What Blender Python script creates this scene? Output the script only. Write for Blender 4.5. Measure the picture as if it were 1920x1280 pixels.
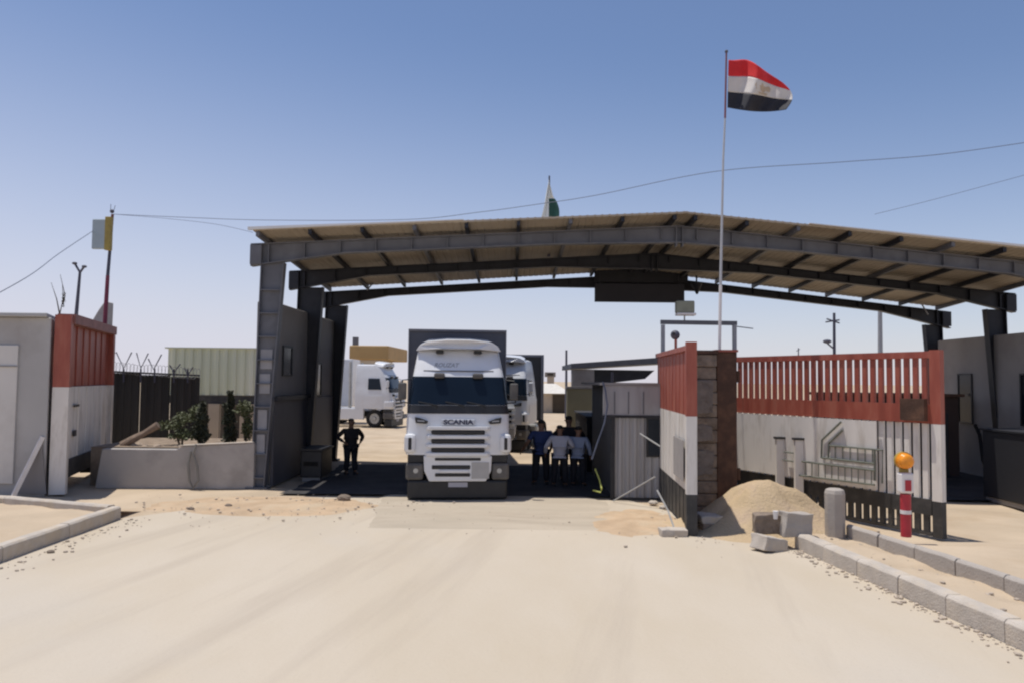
import bpy, bmesh, math, random
from mathutils import Vector, Matrix, noise
random.seed(7)
for o in list(bpy.data.objects): bpy.data.objects.remove(o)
S = bpy.context.scene
COL = S.collection
R = math.radians
# ---------------------------------------------------------------- camera
F, EYE, PITCH, ROLL = 1450.0, 2.9, math.atan(72/1450), 0.010
CR = Matrix.Rotation(R(90)+PITCH, 3, 'X') @ Matrix.Rotation(ROLL, 3, 'Z')
cam_d = bpy.data.cameras.new('camera'); cam = bpy.data.objects.new('camera', cam_d); COL.objects.link(cam)
cam.matrix_world = Matrix.Translation((0, 0, EYE)) @ CR.to_4x4()
cam_d.sensor_width = 36; cam_d.lens = 36*F/1920; cam_d.clip_start = .1; cam_d.clip_end = 5000
S.camera = cam
# ---------------------------------------------------------------- light
SUN_EL, SUN_DIR = R(76), Vector((-.95, .30))      # towards the sun, seen from above
W = bpy.data.worlds.new("World"); S.world = W; W.use_nodes = True
nt = W.node_tree; bg = nt.nodes['Background']
sky = nt.nodes.new('ShaderNodeTexSky'); sky.sky_type = 'NISHITA'; sky.sun_disc = False
sky.sun_elevation = SUN_EL; sky.sun_rotation = math.atan2(SUN_DIR.x, SUN_DIR.y)
sky.air_density = 1.0; sky.dust_density = 0.3; sky.ozone_density = 1.0; sky.altitude = 0
# the pale haze that whitens a desert sky towards the horizon
tc_ = nt.nodes.new('ShaderNodeTexCoord'); sx_ = nt.nodes.new('ShaderNodeSeparateXYZ'); nt.links.new(tc_.outputs['Generated'], sx_.inputs[0])
mr_ = nt.nodes.new('ShaderNodeMapRange'); mr_.inputs[1].default_value = 0; mr_.inputs[2].default_value = .42; mr_.inputs[3].default_value = 1; mr_.inputs[4].default_value = 0
sd_ = nt.nodes.new('ShaderNodeMath'); sd_.operation = 'MULTIPLY_ADD'; nt.links.new(sx_.outputs['X'], sd_.inputs[0]); sd_.inputs[1].default_value = .11; nt.links.new(sx_.outputs['Z'], sd_.inputs[2])   # more haze on the sun's side
nt.links.new(sd_.outputs[0], mr_.inputs[0])
pw_ = nt.nodes.new('ShaderNodeMath'); pw_.operation = 'POWER'; nt.links.new(mr_.outputs[0], pw_.inputs[0]); pw_.inputs[1].default_value = 1.7
ml_ = nt.nodes.new('ShaderNodeMath'); ml_.operation = 'MULTIPLY'; nt.links.new(pw_.outputs[0], ml_.inputs[0]); ml_.inputs[1].default_value = .85
mx_ = nt.nodes.new('ShaderNodeMixRGB'); nt.links.new(ml_.outputs[0], mx_.inputs[0]); nt.links.new(sky.outputs[0], mx_.inputs[1]); mx_.inputs[2].default_value = (6.7, 6.65, 7.0, 1)
tn_ = nt.nodes.new('ShaderNodeMixRGB'); tn_.blend_type = 'MULTIPLY'; tn_.inputs[0].default_value = 1; nt.links.new(mx_.outputs[0], tn_.inputs[1]); tn_.inputs[2].default_value = (.99, .985, 1.09, 1)
nt.links.new(tn_.outputs[0], bg.inputs[0]); bg.inputs[1].default_value = .104
sd = bpy.data.lights.new('sun', 'SUN'); sd.energy = 4.0; sd.angle = R(.53); sd.color = (1, .955, .88)
sun = bpy.data.objects.new('sun', sd); COL.objects.link(sun)
h = SUN_DIR.normalized()*math.cos(SUN_EL)
sun.rotation_euler = Vector((h.x, h.y, math.sin(SUN_EL))).to_track_quat('Z', 'Y').to_euler()
S.view_settings.view_transform = 'Standard'; S.view_settings.look = 'None'
S.view_settings.exposure = 0; S.view_settings.gamma = 1
S.render.engine = 'CYCLES'
S.cycles.filter_width = 2.2
S.cycles.max_bounces = 8

def P(px, py, Y):
    d = CR @ Vector(((px-960)/F, -(py-640)/F, -1))
    t = Y/d.y
    return Vector((0, 0, EYE)) + d*t
def G(px, py, z=0):
    d = CR @ Vector(((px-960)/F, -(py-640)/F, -1))
    t = (z-EYE)/d.z
    return Vector((0, 0, EYE)) + d*t
# ---------------------------------------------------------------- materials
MC = {}
def mat(name, c, rough=.7, amt=.12, scale=3.0, metal=0, bump=.15, bscale=None, stain=None, samt=.4, sscale=1.2, alpha=None, stretch=None, spec=.5):
    if name in MC: return MC[name]
    m = bpy.data.materials.new(name); m.use_nodes = True; MC[name] = m
    n = m.node_tree; b = n.nodes['Principled BSDF']; L = n.links.new
    tc = n.nodes.new('ShaderNodeTexCoord'); mp = n.nodes.new('ShaderNodeMapping'); L(tc.outputs['Object'], mp.inputs[0])
    if stretch: mp.inputs['Scale'].default_value = stretch
    nz = n.nodes.new('ShaderNodeTexNoise'); nz.inputs['Scale'].default_value = scale; nz.inputs['Detail'].default_value = 6
    L(mp.outputs[0], nz.inputs['Vector'])
    rp = n.nodes.new('ShaderNodeValToRGB'); L(nz.outputs['Fac'], rp.inputs[0])
    rp.color_ramp.elements[0].position = .3; rp.color_ramp.elements[1].position = .7
    rp.color_ramp.elements[0].color = [x*(1-amt) for x in c]+[1]
    rp.color_ramp.elements[1].color = [min(1, x*(1+amt)) for x in c]+[1]
    out = rp.outputs[0]
    if stain:
        n2 = n.nodes.new('ShaderNodeTexNoise'); n2.inputs['Scale'].default_value = sscale; n2.inputs['Detail'].default_value = 8; n2.inputs['Roughness'].default_value = .65
        L(mp.outputs[0], n2.inputs['Vector'])
        r2 = n.nodes.new('ShaderNodeValToRGB'); L(n2.outputs['Fac'], r2.inputs[0])
        r2.color_ramp.elements[0].position = .48; r2.color_ramp.elements[0].color = (0, 0, 0, 1)
        r2.color_ramp.elements[1].position = .68; r2.color_ramp.elements[1].color = (samt, samt, samt, 1)
        mx = n.nodes.new('ShaderNodeMixRGB'); L(r2.outputs[0], mx.inputs[0]); L(out, mx.inputs[1]); mx.inputs[2].default_value = list(stain)+[1]
        out = mx.outputs[0]
    L(out, b.inputs['Base Color'])
    b.inputs['Roughness'].default_value = rough; b.inputs['Metallic'].default_value = metal
    b.inputs['Specular IOR Level'].default_value = spec
    if bump:
        n3 = n.nodes.new('ShaderNodeTexNoise'); n3.inputs['Scale'].default_value = bscale or scale*6; n3.inputs['Detail'].default_value = 5
        L(mp.outputs[0], n3.inputs['Vector'])
        bp = n.nodes.new('ShaderNodeBump'); bp.inputs['Strength'].default_value = bump; bp.inputs['Distance'].default_value = .03
        L(n3.outputs['Fac'], bp.inputs['Height']); L(bp.outputs[0], b.inputs['Normal'])
    return m
sand   = mat('sand', (.50, .40, .29), .95, .12, .6, bump=.5, bscale=9, stain=(.40, .30, .20), samt=.6, sscale=.5, spec=.1)
orange = mat('orange_soil', (.49, .36, .24), .95, .15, 2, bump=.8, bscale=14, stain=(.52, .42, .30), samt=.8, sscale=1.5, spec=.1)
conc   = mat('kerb_concrete', (.50, .445, .385), .9, .12, 4, bump=.4, bscale=40, stain=(.52, .43, .32), samt=.8, sscale=2.5, spec=.2)
greyc  = mat('grey_concrete', (.30, .285, .28), .9, .10, 2, bump=.3, bscale=30, stain=(.22, .20, .19), samt=.6, sscale=1.2, spec=.2)
blockm = mat('pale_block_concrete', (.40, .36, .32), .9, .10, 2, bump=.3, bscale=30, stain=(.30, .27, .24), samt=.6, sscale=1.6, spec=.2)
joint  = mat('mortar_joint', (.16, .14, .12), .95)
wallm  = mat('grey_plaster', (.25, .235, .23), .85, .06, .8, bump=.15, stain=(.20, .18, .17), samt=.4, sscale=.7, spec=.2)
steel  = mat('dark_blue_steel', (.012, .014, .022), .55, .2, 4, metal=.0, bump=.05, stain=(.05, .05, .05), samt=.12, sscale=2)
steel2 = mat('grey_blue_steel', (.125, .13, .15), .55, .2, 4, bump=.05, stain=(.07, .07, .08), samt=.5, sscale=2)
webp   = mat('pale_web_plate', (.28, .28, .30), .6, .1, 3, bump=.05)
cream  = mat('cream_roof_sheet', (.41, .35, .27), .6, .12, .8, bump=.0, stain=(.27, .21, .145), samt=.6, sscale=.6)
rooftop= mat('white_roof_trim', (.72, .72, .72), .5, .05, 2, bump=0)
redp   = mat('red_gate_paint', (.33, .080, .052), .5, .20, 2.0, bump=.1, stain=(.36, .13, .085), samt=.8, sscale=2.0, stretch=(2.2, 2.2, .45))
whitep = mat('white_gate_paint', (.74, .70, .65), .55, .06, 1.5, bump=.1, stain=(.42, .37, .31), samt=.7, sscale=1.6, stretch=(2, 2, .4))
blackp = mat('black_gate_paint', (.035, .035, .036), .6, .2, 3, bump=.1, stain=(.10, .09, .08), samt=.5, sscale=3)
rust   = mat('rusty_brown_steel', (.085, .042, .026), .8, .3, 3, bump=.3, stain=(.16, .08, .045), samt=.6, sscale=3)
brick  = mat('rough_masonry', (.23, .18, .14), .95, .3, 5, bump=1.0, bscale=12, stain=(.12, .085, .06), samt=.9, sscale=3)
truckw = mat('white_truck_paint', (.72, .73, .75), .28, .03, 1.5, bump=0, stain=(.55, .52, .48), samt=.3, sscale=2)
glass  = mat('dark_windscreen_glass', (.008, .014, .024), .12, .1, 1, bump=0, spec=.3)
blackpl= mat('black_plastic', (.018, .018, .020), .5, .2, 5, bump=.1)
greypl = mat('dusty_grey_plastic', (.10, .095, .09), .7, .2, 4, bump=.1, stain=(.16, .14, .12), samt=.6, sscale=4)
rubber = mat('tyre_rubber', (.016, .016, .016), .85, .2, 8, bump=.3, bscale=60)
chrome = mat('dull_wheel_metal', (.42, .42, .41), .4, .1, 5, metal=.6, bump=0)
tarp   = mat('grey_tarpaulin', (.085, .09, .11), .6, .12, 1.2, bump=.25, bscale=3)
lampg  = mat('headlamp_glass', (.35, .37, .40), .1, .05, 5, bump=0)
plate  = mat('grey_number_plate', (.40, .40, .46), .5, .05, 8, bump=0)
navy   = mat('navy_lettering', (.015, .02, .06), .4, .1, 8, bump=0)
faint  = mat('faded_grey_lettering', (.36, .36, .36), .6, .1, 8, bump=0)
tan    = mat('tan_fascia', (.45, .29, .12), .7, .12, 1, bump=.05, stain=(.30, .17, .06), samt=.5, sscale=.5)
greens = mat('pale_green_sheet', (.70, .73, .54), .6, .1, .7, bump=0, stain=(.78, .78, .64), samt=.8, sscale=.8, stretch=(1.5, 1.5, .15))
dkf    = mat('dark_fence_sheet', (.028, .027, .026), .7, .25, 2, bump=.05, stain=(.055, .045, .038), samt=.6, sscale=.8, stretch=(2, 2, .2))
corr_g = mat('grey_corrugated_metal', (.33, .33, .345), .55, .1, 1.5, bump=0, stain=(.22, .21, .21), samt=.5, sscale=1, stretch=(3, 3, .4))
ygw    = mat('yellowish_green_render', (.25, .235, .16), .9, .12, 1.2, bump=.1)
woodm  = mat('weathered_wood', (.22, .16, .12), .9, .25, 6, bump=.5)
leafm  = mat('green_leaves', (.075, .085, .032), .7, .4, 6, bump=0)
leafd  = mat('dark_leaves', (.030, .034, .016), .75, .4, 6, bump=0)
barkm  = mat('bark', (.10, .075, .055), .9, .3, 9, bump=.4)
polem  = mat('galvanised_pole', (.30, .31, .33), .5, .1, 4, bump=0)
darkpole=mat('dark_pole', (.07, .07, .10), .6, .1, 4, bump=0)
rigm   = mat('grey_green_rail', (.14, .15, .125), .6, .2, 6, bump=0)
wirem  = mat('cable_black', (.10, .12, .18), .7, .1, 4, bump=0)
postred= mat('red_post_paint', (.42, .025, .04), .5, .12, 6, bump=0)
amber  = mat('amber_lens', (.85, .30, .02), .25, .12, 9, bump=.1)
white  = mat('white_enamel', (.75, .72, .70), .5, .05, 5, bump=0)
dirtyw = mat('dirty_white_canvas', (.48, .44, .40), .8, .15, 3, bump=.3)
yellow = mat('ochre_box_paint', (.34, .25, .06), .6, .15, 5, bump=0)
bluegr = mat('pale_blue_grey_box', (.36, .42, .44), .5, .05, 3, bump=0)
signd  = mat('charcoal_sign_board', (.035, .035, .045), .7, .1, 2, bump=0)
olive  = mat('grey_olive_box', (.24, .25, .19), .6, .1, 5, bump=0)
fred   = mat('flag_red_cloth', (.62, .022, .025), .8, .1, 6, bump=.1)
fwhite = mat('flag_white_cloth', (.60, .57, .54), .8, .06, 6, bump=.1)
fblack = mat('flag_black_cloth', (.02, .021, .03), .8, .1, 6, bump=.1)
fgreen = mat('flag_green_cloth', (.03, .10, .08), .8, .15, 6, bump=.1)
fgold  = mat('flag_gold_mark', (.48, .38, .28), .8, .1, 6, bump=0)
skin   = mat('brown_skin', (.20, .11, .07), .6, .08, 9, bump=0)
hairm  = mat('black_hair', (.012, .010, .009), .8, .2, 20, bump=.3)
beigeb = mat('beige_render', (.45, .38, .30), .9, .08, 1, bump=.1)
brownd = mat('dark_brown_opening', (.06, .045, .03), .9, .2, 2, bump=0)
yrope  = mat('yellow_green_strap', (.45, .48, .12), .7, .1, 6, bump=0)
palerp = mat('pale_rope', (.35, .35, .34), .8, .1, 6, bump=0)

def road_mat():
    m = bpy.data.materials.new('dusty_pale_concrete'); m.use_nodes = True
    n = m.node_tree; b = n.nodes['Principled BSDF']; L = n.links.new
    tc = n.nodes.new('ShaderNodeTexCoord')
    def nz(scale, stretch, rot, det=6, ro=.6):
        mp = n.nodes.new('ShaderNodeMapping'); mp.vector_type = 'TEXTURE'; mp.inputs['Scale'].default_value = stretch; mp.inputs['Rotation'].default_value = (0, 0, R(rot))
        L(tc.outputs['Object'], mp.inputs[0])
        t = n.nodes.new('ShaderNodeTexNoise'); t.inputs['Scale'].default_value = scale; t.inputs['Detail'].default_value = det; t.inputs['Roughness'].default_value = ro
        L(mp.outputs[0], t.inputs['Vector']); return t.outputs['Fac']
    def ramp(f, a, b_, c0, c1):
        r = n.nodes.new('ShaderNodeValToRGB'); L(f, r.inputs[0]); r.color_ramp.elements[0].position = a; r.color_ramp.elements[1].position = b_
        r.color_ramp.elements[0].color = c0+(1,); r.color_ramp.elements[1].color = c1+(1,); return r.outputs[0]
    def mix(f, a, c, typ='MIX'):
        x = n.nodes.new('ShaderNodeMixRGB'); x.blend_type = typ
        if isinstance(f, float): x.inputs[0].default_value = f
        else: L(f, x.inputs[0])
        for i, v in ((1, a), (2, c)):
            if isinstance(v, tuple): x.inputs[i].default_value = v+(1,)
            else: L(v, x.inputs[i])
        return x.outputs[0]
    c = ramp(nz(.35, (1, 2.5, 1), 0), .35, .68, (.50, .425, .325), (.545, .475, .385))
    f1 = ramp(nz(.5, (.55, 7, 1), -12, 5), .52, .66, (0, 0, 0), (.55, .55, .55))
    c = mix(f1, c, (.43, .365, .29))
    f3 = ramp(nz(.16, (1, 1.6, 1), 20, 5), .50, .62, (0, 0, 0), (.5, .5, .5))
    c = mix(f3, c, (.50, .45, .385))
    f2 = ramp(nz(30, (1, 1, 1), 0, 4), .60, .72, (0, 0, 0), (.25, .25, .25))
    c = mix(f2, c, (.36, .31, .25))
    L(c, b.inputs['Base Color']); b.inputs['Roughness'].default_value = .95; b.inputs['Specular IOR Level'].default_value = .12
    bp = n.nodes.new('ShaderNodeBump'); bp.inputs['Strength'].default_value = .25; bp.inputs['Distance'].default_value = .02
    L(nz(14, (1, 1, 1), 0, 8), bp.inputs['Height']); L(bp.outputs[0], b.inputs['Normal'])
    return m
roadm = road_mat()
# ---------------------------------------------------------------- mesh helpers
def BM(): return bmesh.new()
def box(bm, x0, x1, y0, y1, z0, z1, M=None):
    vs = [Vector((x, y, z)) for x in (x0, x1) for y in (y0, y1) for z in (z0, z1)]
    if M: vs = [M @ v for v in vs]
    v = [bm.verts.new(c) for c in vs]
    for f in ((0, 1, 3, 2), (4, 6, 7, 5), (0, 4, 5, 1), (2, 3, 7, 6), (0, 2, 6, 4), (1, 5, 7, 3)): bm.faces.new([v[i] for i in f])
    return bm
def frame_of(p0, p1, up=Vector((0, 0, 1))):
    p0 = Vector(p0); p1 = Vector(p1); d = (p1-p0).normalized()
    if abs(d.dot(up)) > .98: up = Vector((0, 1, 0))
    s = d.cross(up).normalized(); u = s.cross(d).normalized()
    return p0, p1, d, s, u
def bar(bm, p0, p1, w, hgt, h1=None, up=Vector((0, 0, 1)), drop=0):
    """rectangular bar p0->p1; drop=1 hangs the section below the line"""
    p0, p1, d, s, u = frame_of(p0, p1, up); h1 = h1 or hgt; vs = []
    for p, hh in ((p0, hgt), (p1, h1)):
        top = hh*(0 if drop else .5); bot = -hh*(1 if drop else .5)
        for a, b_ in ((-.5, top), (.5, top), (.5, bot), (-.5, bot)): vs.append(bm.verts.new(p+s*w*a+u*b_))
    for f in ((0, 1, 2, 3), (7, 6, 5, 4), (0, 4, 5, 1), (1, 5, 6, 2), (2, 6, 7, 3), (3, 7, 4, 0)): bm.faces.new([vs[i] for i in f])
    return bm
def cyl(bm, p0, p1, r0, r1=None, n=12, cap=True):
    r1 = r0 if r1 is None else r1
    p0, p1, d, s, u = frame_of(p0, p1); A = []; B = []
    for i in range(n):
        a = 2*math.pi*i/n; q = s*math.cos(a)+u*math.sin(a)
        A.append(bm.verts.new(p0+q*r0)); B.append(bm.verts.new(p1+q*r1))
    for i in range(n): bm.faces.new((A[i], A[(i+1) % n], B[(i+1) % n], B[i]))
    if cap: bm.faces.new(A[::-1]); bm.faces.new(B)
    return bm
def tube(bm, pts, r, n=6):
    pts = [Vector(p) for p in pts]; rings = []
    for i, p in enumerate(pts):
        d = (pts[min(i+1, len(pts)-1)]-pts[max(i-1, 0)]).normalized()
        up = Vector((0, 0, 1)) if abs(d.z) < .95 else Vector((0, 1, 0))
        s = d.cross(up).normalized(); u = s.cross(d)
        rr = r[i] if isinstance(r, (list, tuple)) else r
        rings.append([bm.verts.new(p+(s*math.cos(2*math.pi*k/n)+u*math.sin(2*math.pi*k/n))*rr) for k in range(n)])
    for a, b_ in zip(rings, rings[1:]):
        for k in range(n): bm.faces.new((a[k], a[(k+1) % n], b_[(k+1) % n], b_[k]))
    bm.faces.new(rings[0][::-1]); bm.faces.new(rings[-1]); return bm
def prism(bm, pts, d):
    d = Vector(d); a = [bm.verts.new(Vector(p)) for p in pts]; b_ = [bm.verts.new(Vector(p)+d) for p in pts]; n = len(a)
    bm.faces.new(a); bm.faces.new(b_[::-1])
    for i in range(n): bm.faces.new((a[i], b_[i], b_[(i+1) % n], a[(i+1) % n]))
    return bm
def ball(bm, c, r, sz=(1, 1, 1), n=12):
    M = Matrix.Translation(c) @ Matrix.Diagonal((r*sz[0], r*sz[1], r*sz[2], 1))
    bmesh.ops.create_uvsphere(bm, u_segments=n, v_segments=max(6, n//2), radius=1, matrix=M); return bm
def corr(bm, p0, p1, z0, z1, pitch, depth, thick=.03, trap=True):
    """upright corrugated sheet from p0 to p1 (xy); corrugation towards the left-hand normal"""
    p0 = Vector((p0[0], p0[1], 0)); p1 = Vector((p1[0], p1[1], 0)); d = p1-p0; Ln = d.length; d.normalize(); nrm = Vector((d.y, -d.x, 0))
    n = max(1, int(Ln/pitch)); pts = []
    for i in range(n):
        s = Ln*i/n; w = Ln/n
        for a, q in ((0, 0), (.35, 0), (.5, 1), (.85, 1)): pts.append(p0+d*(s+w*a)+nrm*depth*q)
    pts.append(p1.copy())
    A = [bm.verts.new(p+Vector((0, 0, z0))) for p in pts]; B = [bm.verts.new(p+Vector((0, 0, z1))) for p in pts]
    C = [bm.verts.new(p-nrm*thick+Vector((0, 0, z0))) for p in pts]; D = [bm.verts.new(p-nrm*thick+Vector((0, 0, z1))) for p in pts]
    for i in range(len(pts)-1):
        bm.faces.new((A[i], A[i+1], B[i+1], B[i])); bm.faces.new((C[i+1], C[i], D[i], D[i+1]))
        bm.faces.new((B[i], B[i+1], D[i+1], D[i])); bm.faces.new((A[i+1], A[i], C[i], C[i+1]))
    bm.faces.new((A[0], B[0], D[0], C[0])); bm.faces.new((A[-1], C[-1], D[-1], B[-1])); return bm
def tag(o, label=None, cat=None, group=None, kind=None):
    if label: o['label'] = label
    if cat: o['category'] = cat
    if group: o['group'] = group
    if kind: o['kind'] = kind
    return o
MW = {}
def thing(name, label, cat, loc=(0, 0, 0), rotz=0, group=None):
    o = bpy.data.objects.new(name, None); o.empty_display_size = .3; COL.objects.link(o)
    o.location = loc; o.rotation_euler = (0, 0, rotz)
    MW[o.name] = Matrix.Translation(loc) @ Matrix.Rotation(rotz, 4, 'Z')
    return tag(o, label, cat, group)
def obj(name, bm, m, parent=None, world=False, bevel=0, smooth=False, label=None):
    """one mesh object; local coordinates of the thing, or world ones with world=True"""
    if parent is not None and world:
        p = parent; M = Matrix.Identity(4)
        while p is not None: M = MW.get(p.name, Matrix.Identity(4)) @ M; p = p.parent
        bm.transform(M.inverted())
    bmesh.ops.recalc_face_normals(bm, faces=bm.faces)
    off = None
    if parent is None and len(bm.verts):
        xs = [v.co for v in bm.verts]; off = Vector((sum(v.x for v in xs)/len(xs), sum(v.y for v in xs)/len(xs), min(v.z for v in xs)))
        bm.transform(Matrix.Translation(-off))
    me = bpy.data.meshes.new(name); bm.to_mesh(me); bm.free(); me.materials.append(m)
    o = bpy.data.objects.new(name, me); COL.objects.link(o)
    if off is not None: o.location = off
    if parent is not None: o.parent = parent
    if smooth:
        for p in me.polygons: p.use_smooth = True
    if bevel:
        md = o.modifiers.new('bevel', 'BEVEL'); md.width = bevel; md.segments = 2; md.limit_method = 'ANGLE'
    if label: o['label'] = label
    return o
def struct(name, bm, m, **k):
    o = obj(name, bm, m, **k); o['kind'] = 'structure'; return o
def text(name, s, size, loc, rot, m, parent, ext=.004, shear=0, width=None, world=False):
    cu = bpy.data.curves.new(name, 'FONT'); cu.body = s; cu.size = size; cu.extrude = ext; cu.align_x = 'CENTER'; cu.align_y = 'CENTER'; cu.shear = shear; cu.offset = .006 if ext == .004 else .002
    t = bpy.data.objects.new('tmp', cu); COL.objects.link(t)
    dg = bpy.context.evaluated_depsgraph_get(); me = bpy.data.meshes.new_from_object(t.evaluated_get(dg))
    bpy.data.objects.remove(t); bm = BM(); bm.from_mesh(me)
    xs = [v.co.x for v in bm.verts]; sx = 1 if not width else width/(max(xs)-min(xs))
    bm.transform(Matrix.Translation(loc) @ rot.to_4x4() @ Matrix.Diagonal((sx, 1, 1, 1)))
    return obj(name, bm, m, parent)
UPRIGHT = Matrix.Rotation(R(90), 3, 'X')
def fbm(x, y, s=1, o=4):
    return noise.fractal(Vector((x*s, y*s, 3.3)), 1.0, 2.0, o)
def sheet(xs, ys, zf):
    bm = BM(); g = [[bm.verts.new((x, y, zf(x, y))) for x in xs] for y in ys]
    for j in range(len(ys)-1):
        for i in range(len(xs)-1): bm.faces.new((g[j][i], g[j][i+1], g[j+1][i+1], g[j+1][i]))
    return bm
def rng(a, b_, n): return [a+(b_-a)*i/n for i in range(n+1)]
# ================================================================ SETTING
KX = lambda Y: 4.97+(14.1-Y)*.118            # line of the right-hand road kerb
K2X = lambda Y: 5.97+(13.8-Y)*.151           # line of the block row beyond it
xs = [-900, -400, -180, -90, -50, -32]+rng(-24, 24, 120)+[32, 50, 90, 180, 400, 900]
ys = [-60, -20, -6]+rng(0, 42, 110)+[50, 65, 90, 140, 250, 500, 1000, 1800]
def gz(x, y):
    z = .025*fbm(x, y, .5)*(1 if 15 < y else .0)
    if abs(x) > 11: z += .05*fbm(x, y, .35)
    if x > 7 and y < 15: z += 0
    return z-.03
struct('ground', sheet(xs, ys, gz), sand, smooth=True)
# painted shade sheet between the kerbs, running under the canopy
bm = BM(); rows = []
for Y in rng(-5, 19.0, 48):
    xl = -7.9 if Y < 16.1 else -7.9+(Y-16.1)*.9
    xr = KX(Y)-.02 if Y < 14.2 else KX(14.2)-.02-(Y-14.2)*.42
    rows.append([bm.verts.new((xl+(xr-xl)*i/24+(.05*fbm(Y, i, 1.1) if i in (0, 24) and Y > 16 else 0), Y, .006+.006*fbm(xl+(xr-xl)*i/24, Y, .8))) for i in range(25)])
for a, b_ in zip(rows, rows[1:]):
    for i in range(24): bm.faces.new((a[i], a[i+1], b_[i+1], b_[i]))
struct('road', bm, roadm, smooth=True)
bm = BM(); rows = []
for Y in rng(15.0, 19.55, 16):
    w = (Y-15.0)/4.55
    rows.append([bm.verts.new((x+.1*fbm(Y, x, 1), Y+(.05*fbm(x, 2, .9) if Y < 15.1 else 0), .013+.007*fbm(x, Y, .8)-(.02 if (i in (0, 30) or Y < 15.1) else 0))) for i, x in enumerate(rng(-2.9-.4*w+.35*fbm(w*3, 4, 1), 2.55-.5*w+.35*fbm(w*3, 9, 1), 30))])
for a, b_ in zip(rows, rows[1:]):
    for i in range(30): bm.faces.new((a[i], a[i+1], b_[i+1], b_[i]))
struct('worn_road_strip', bm, mat('worn_dusty_concrete', (.46, .395, .31), .95, .10, .7, bump=.3, bscale=20, stain=(.36, .30, .235), samt=.7, sscale=.5, spec=.1, stretch=(.5, 1.6, 1)), smooth=True)
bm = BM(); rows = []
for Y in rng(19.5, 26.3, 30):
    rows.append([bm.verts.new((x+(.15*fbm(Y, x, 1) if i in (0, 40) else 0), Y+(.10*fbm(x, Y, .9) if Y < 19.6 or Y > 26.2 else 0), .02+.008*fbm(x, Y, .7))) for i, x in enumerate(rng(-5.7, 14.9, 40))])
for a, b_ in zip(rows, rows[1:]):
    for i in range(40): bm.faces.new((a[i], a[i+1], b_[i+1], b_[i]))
struct('canopy_shade_sheet', bm, mat('painted_canopy_shade', (.060, .057, .058), .92, .2, 1.5, bump=.5, bscale=30, stain=(.11, .10, .09), samt=.6, sscale=.8, spec=.15), smooth=True)  # dark sheet: the canopy's shade on the ground, painted in as colour
# loose orange soil left and right of the carriageway
def patch(name, cx, cy, rx, ry, hgt, m, seed, kind='structure', n=44, rough=.35, p=1.0):
    bm = BM(); rings = []
    c = bm.verts.new((cx, cy, hgt))
    for k in range(1, 15):
        t = k/14; ring = []
        for i in range(n):
            a = 2*math.pi*i/n; e = 1+.28*fbm(math.cos(a)*1.2+seed, math.sin(a)*1.2, 1.0)
            x = cx+rx*t*e*math.cos(a); y = cy+ry*t*e*math.sin(a)
            z = hgt*((1-t**p)**1.2 if p < 1.3 else math.exp(-(1.75*t)**2)-math.exp(-3.06))*(1+rough*min(1, t*3)*fbm(x+seed, y, 2.2))+hgt*.04*fbm(x, y+seed, 3)*min(1, t*4)*(1-t) - (.05 if k == 14 else 0)
            ring.append(bm.verts.new((x, y, z)))
        rings.append(ring)
    c.co.z = sum(v.co.z for v in rings[0])/n
    for i in range(n): bm.faces.new((c, rings[0][i], rings[0][(i+1) % n]))
    for a, b_ in zip(rings, rings[1:]):
        for i in range(n): bm.faces.new((a[i], b_[i], b_[(i+1) % n], a[(i+1) % n]))
    o = obj(name, bm, m, smooth=True)
    if kind: o['kind'] = kind
    return o
patch('loose_soil', -5.4, 17.7, 3.0, 1.5, .07, orange, 2, rough=.9)
patch('loose_soil', 2.6, 16.2, 1.3, 1.9, .06, orange, 9, rough=.9)
patch('loose_soil', 6.6, 13.9, .9, .9, .12, orange, 5, rough=.9)
# sand fill between the kerb and the block row, and the raised verge behind the block row
def strip(name, fl, fr, ya, yb, zf, m, nx=14, ny=90):
    bm = BM(); rows = []
    for Y in rng(ya, yb, ny):
        a, b_ = fl(Y), fr(Y); rows.append([bm.verts.new((a+(b_-a)*i/nx, Y, zf(a+(b_-a)*i/nx, Y, i/nx))) for i in range(nx+1)])
    for a, b_ in zip(rows, rows[1:]):
        for i in range(nx): bm.faces.new((a[i], a[i+1], b_[i+1], b_[i]))
    return struct(name, bm, m, smooth=True)
def fillz(x, y, t):
    e = math.sin(math.pi*min(1, max(0, t)))
    return .17+.05*fbm(x, y, 1.6)+.03*abs(fbm(x, y, 4))+.02*e
strip('sand_fill', lambda Y: KX(Y)+.1, lambda Y: K2X(Y)+.12, 2, 14.0, fillz, sand)
strip('sand_verge', lambda Y: K2X(Y)+.1, lambda Y: K2X(Y)+14, 2, 15.2, lambda x, y, t: .36*(1-max(0, min(1, (y-12.2)/2.4)))*1.0-.045*max(0, min(1, (y-13.4)/1.6))+.02*fbm(x, y, 1.1), sand, nx=60)
strip('planter_sand', lambda Y: -12.5, lambda Y: -8.05, 6, 17.0, lambda x, y, t: .12+.03*fbm(x, y, 1.5)-.14*math.exp(-(((x+9.6)/.8)**2+((y-12.9)/1.2)**2)), sand, nx=40)

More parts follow.
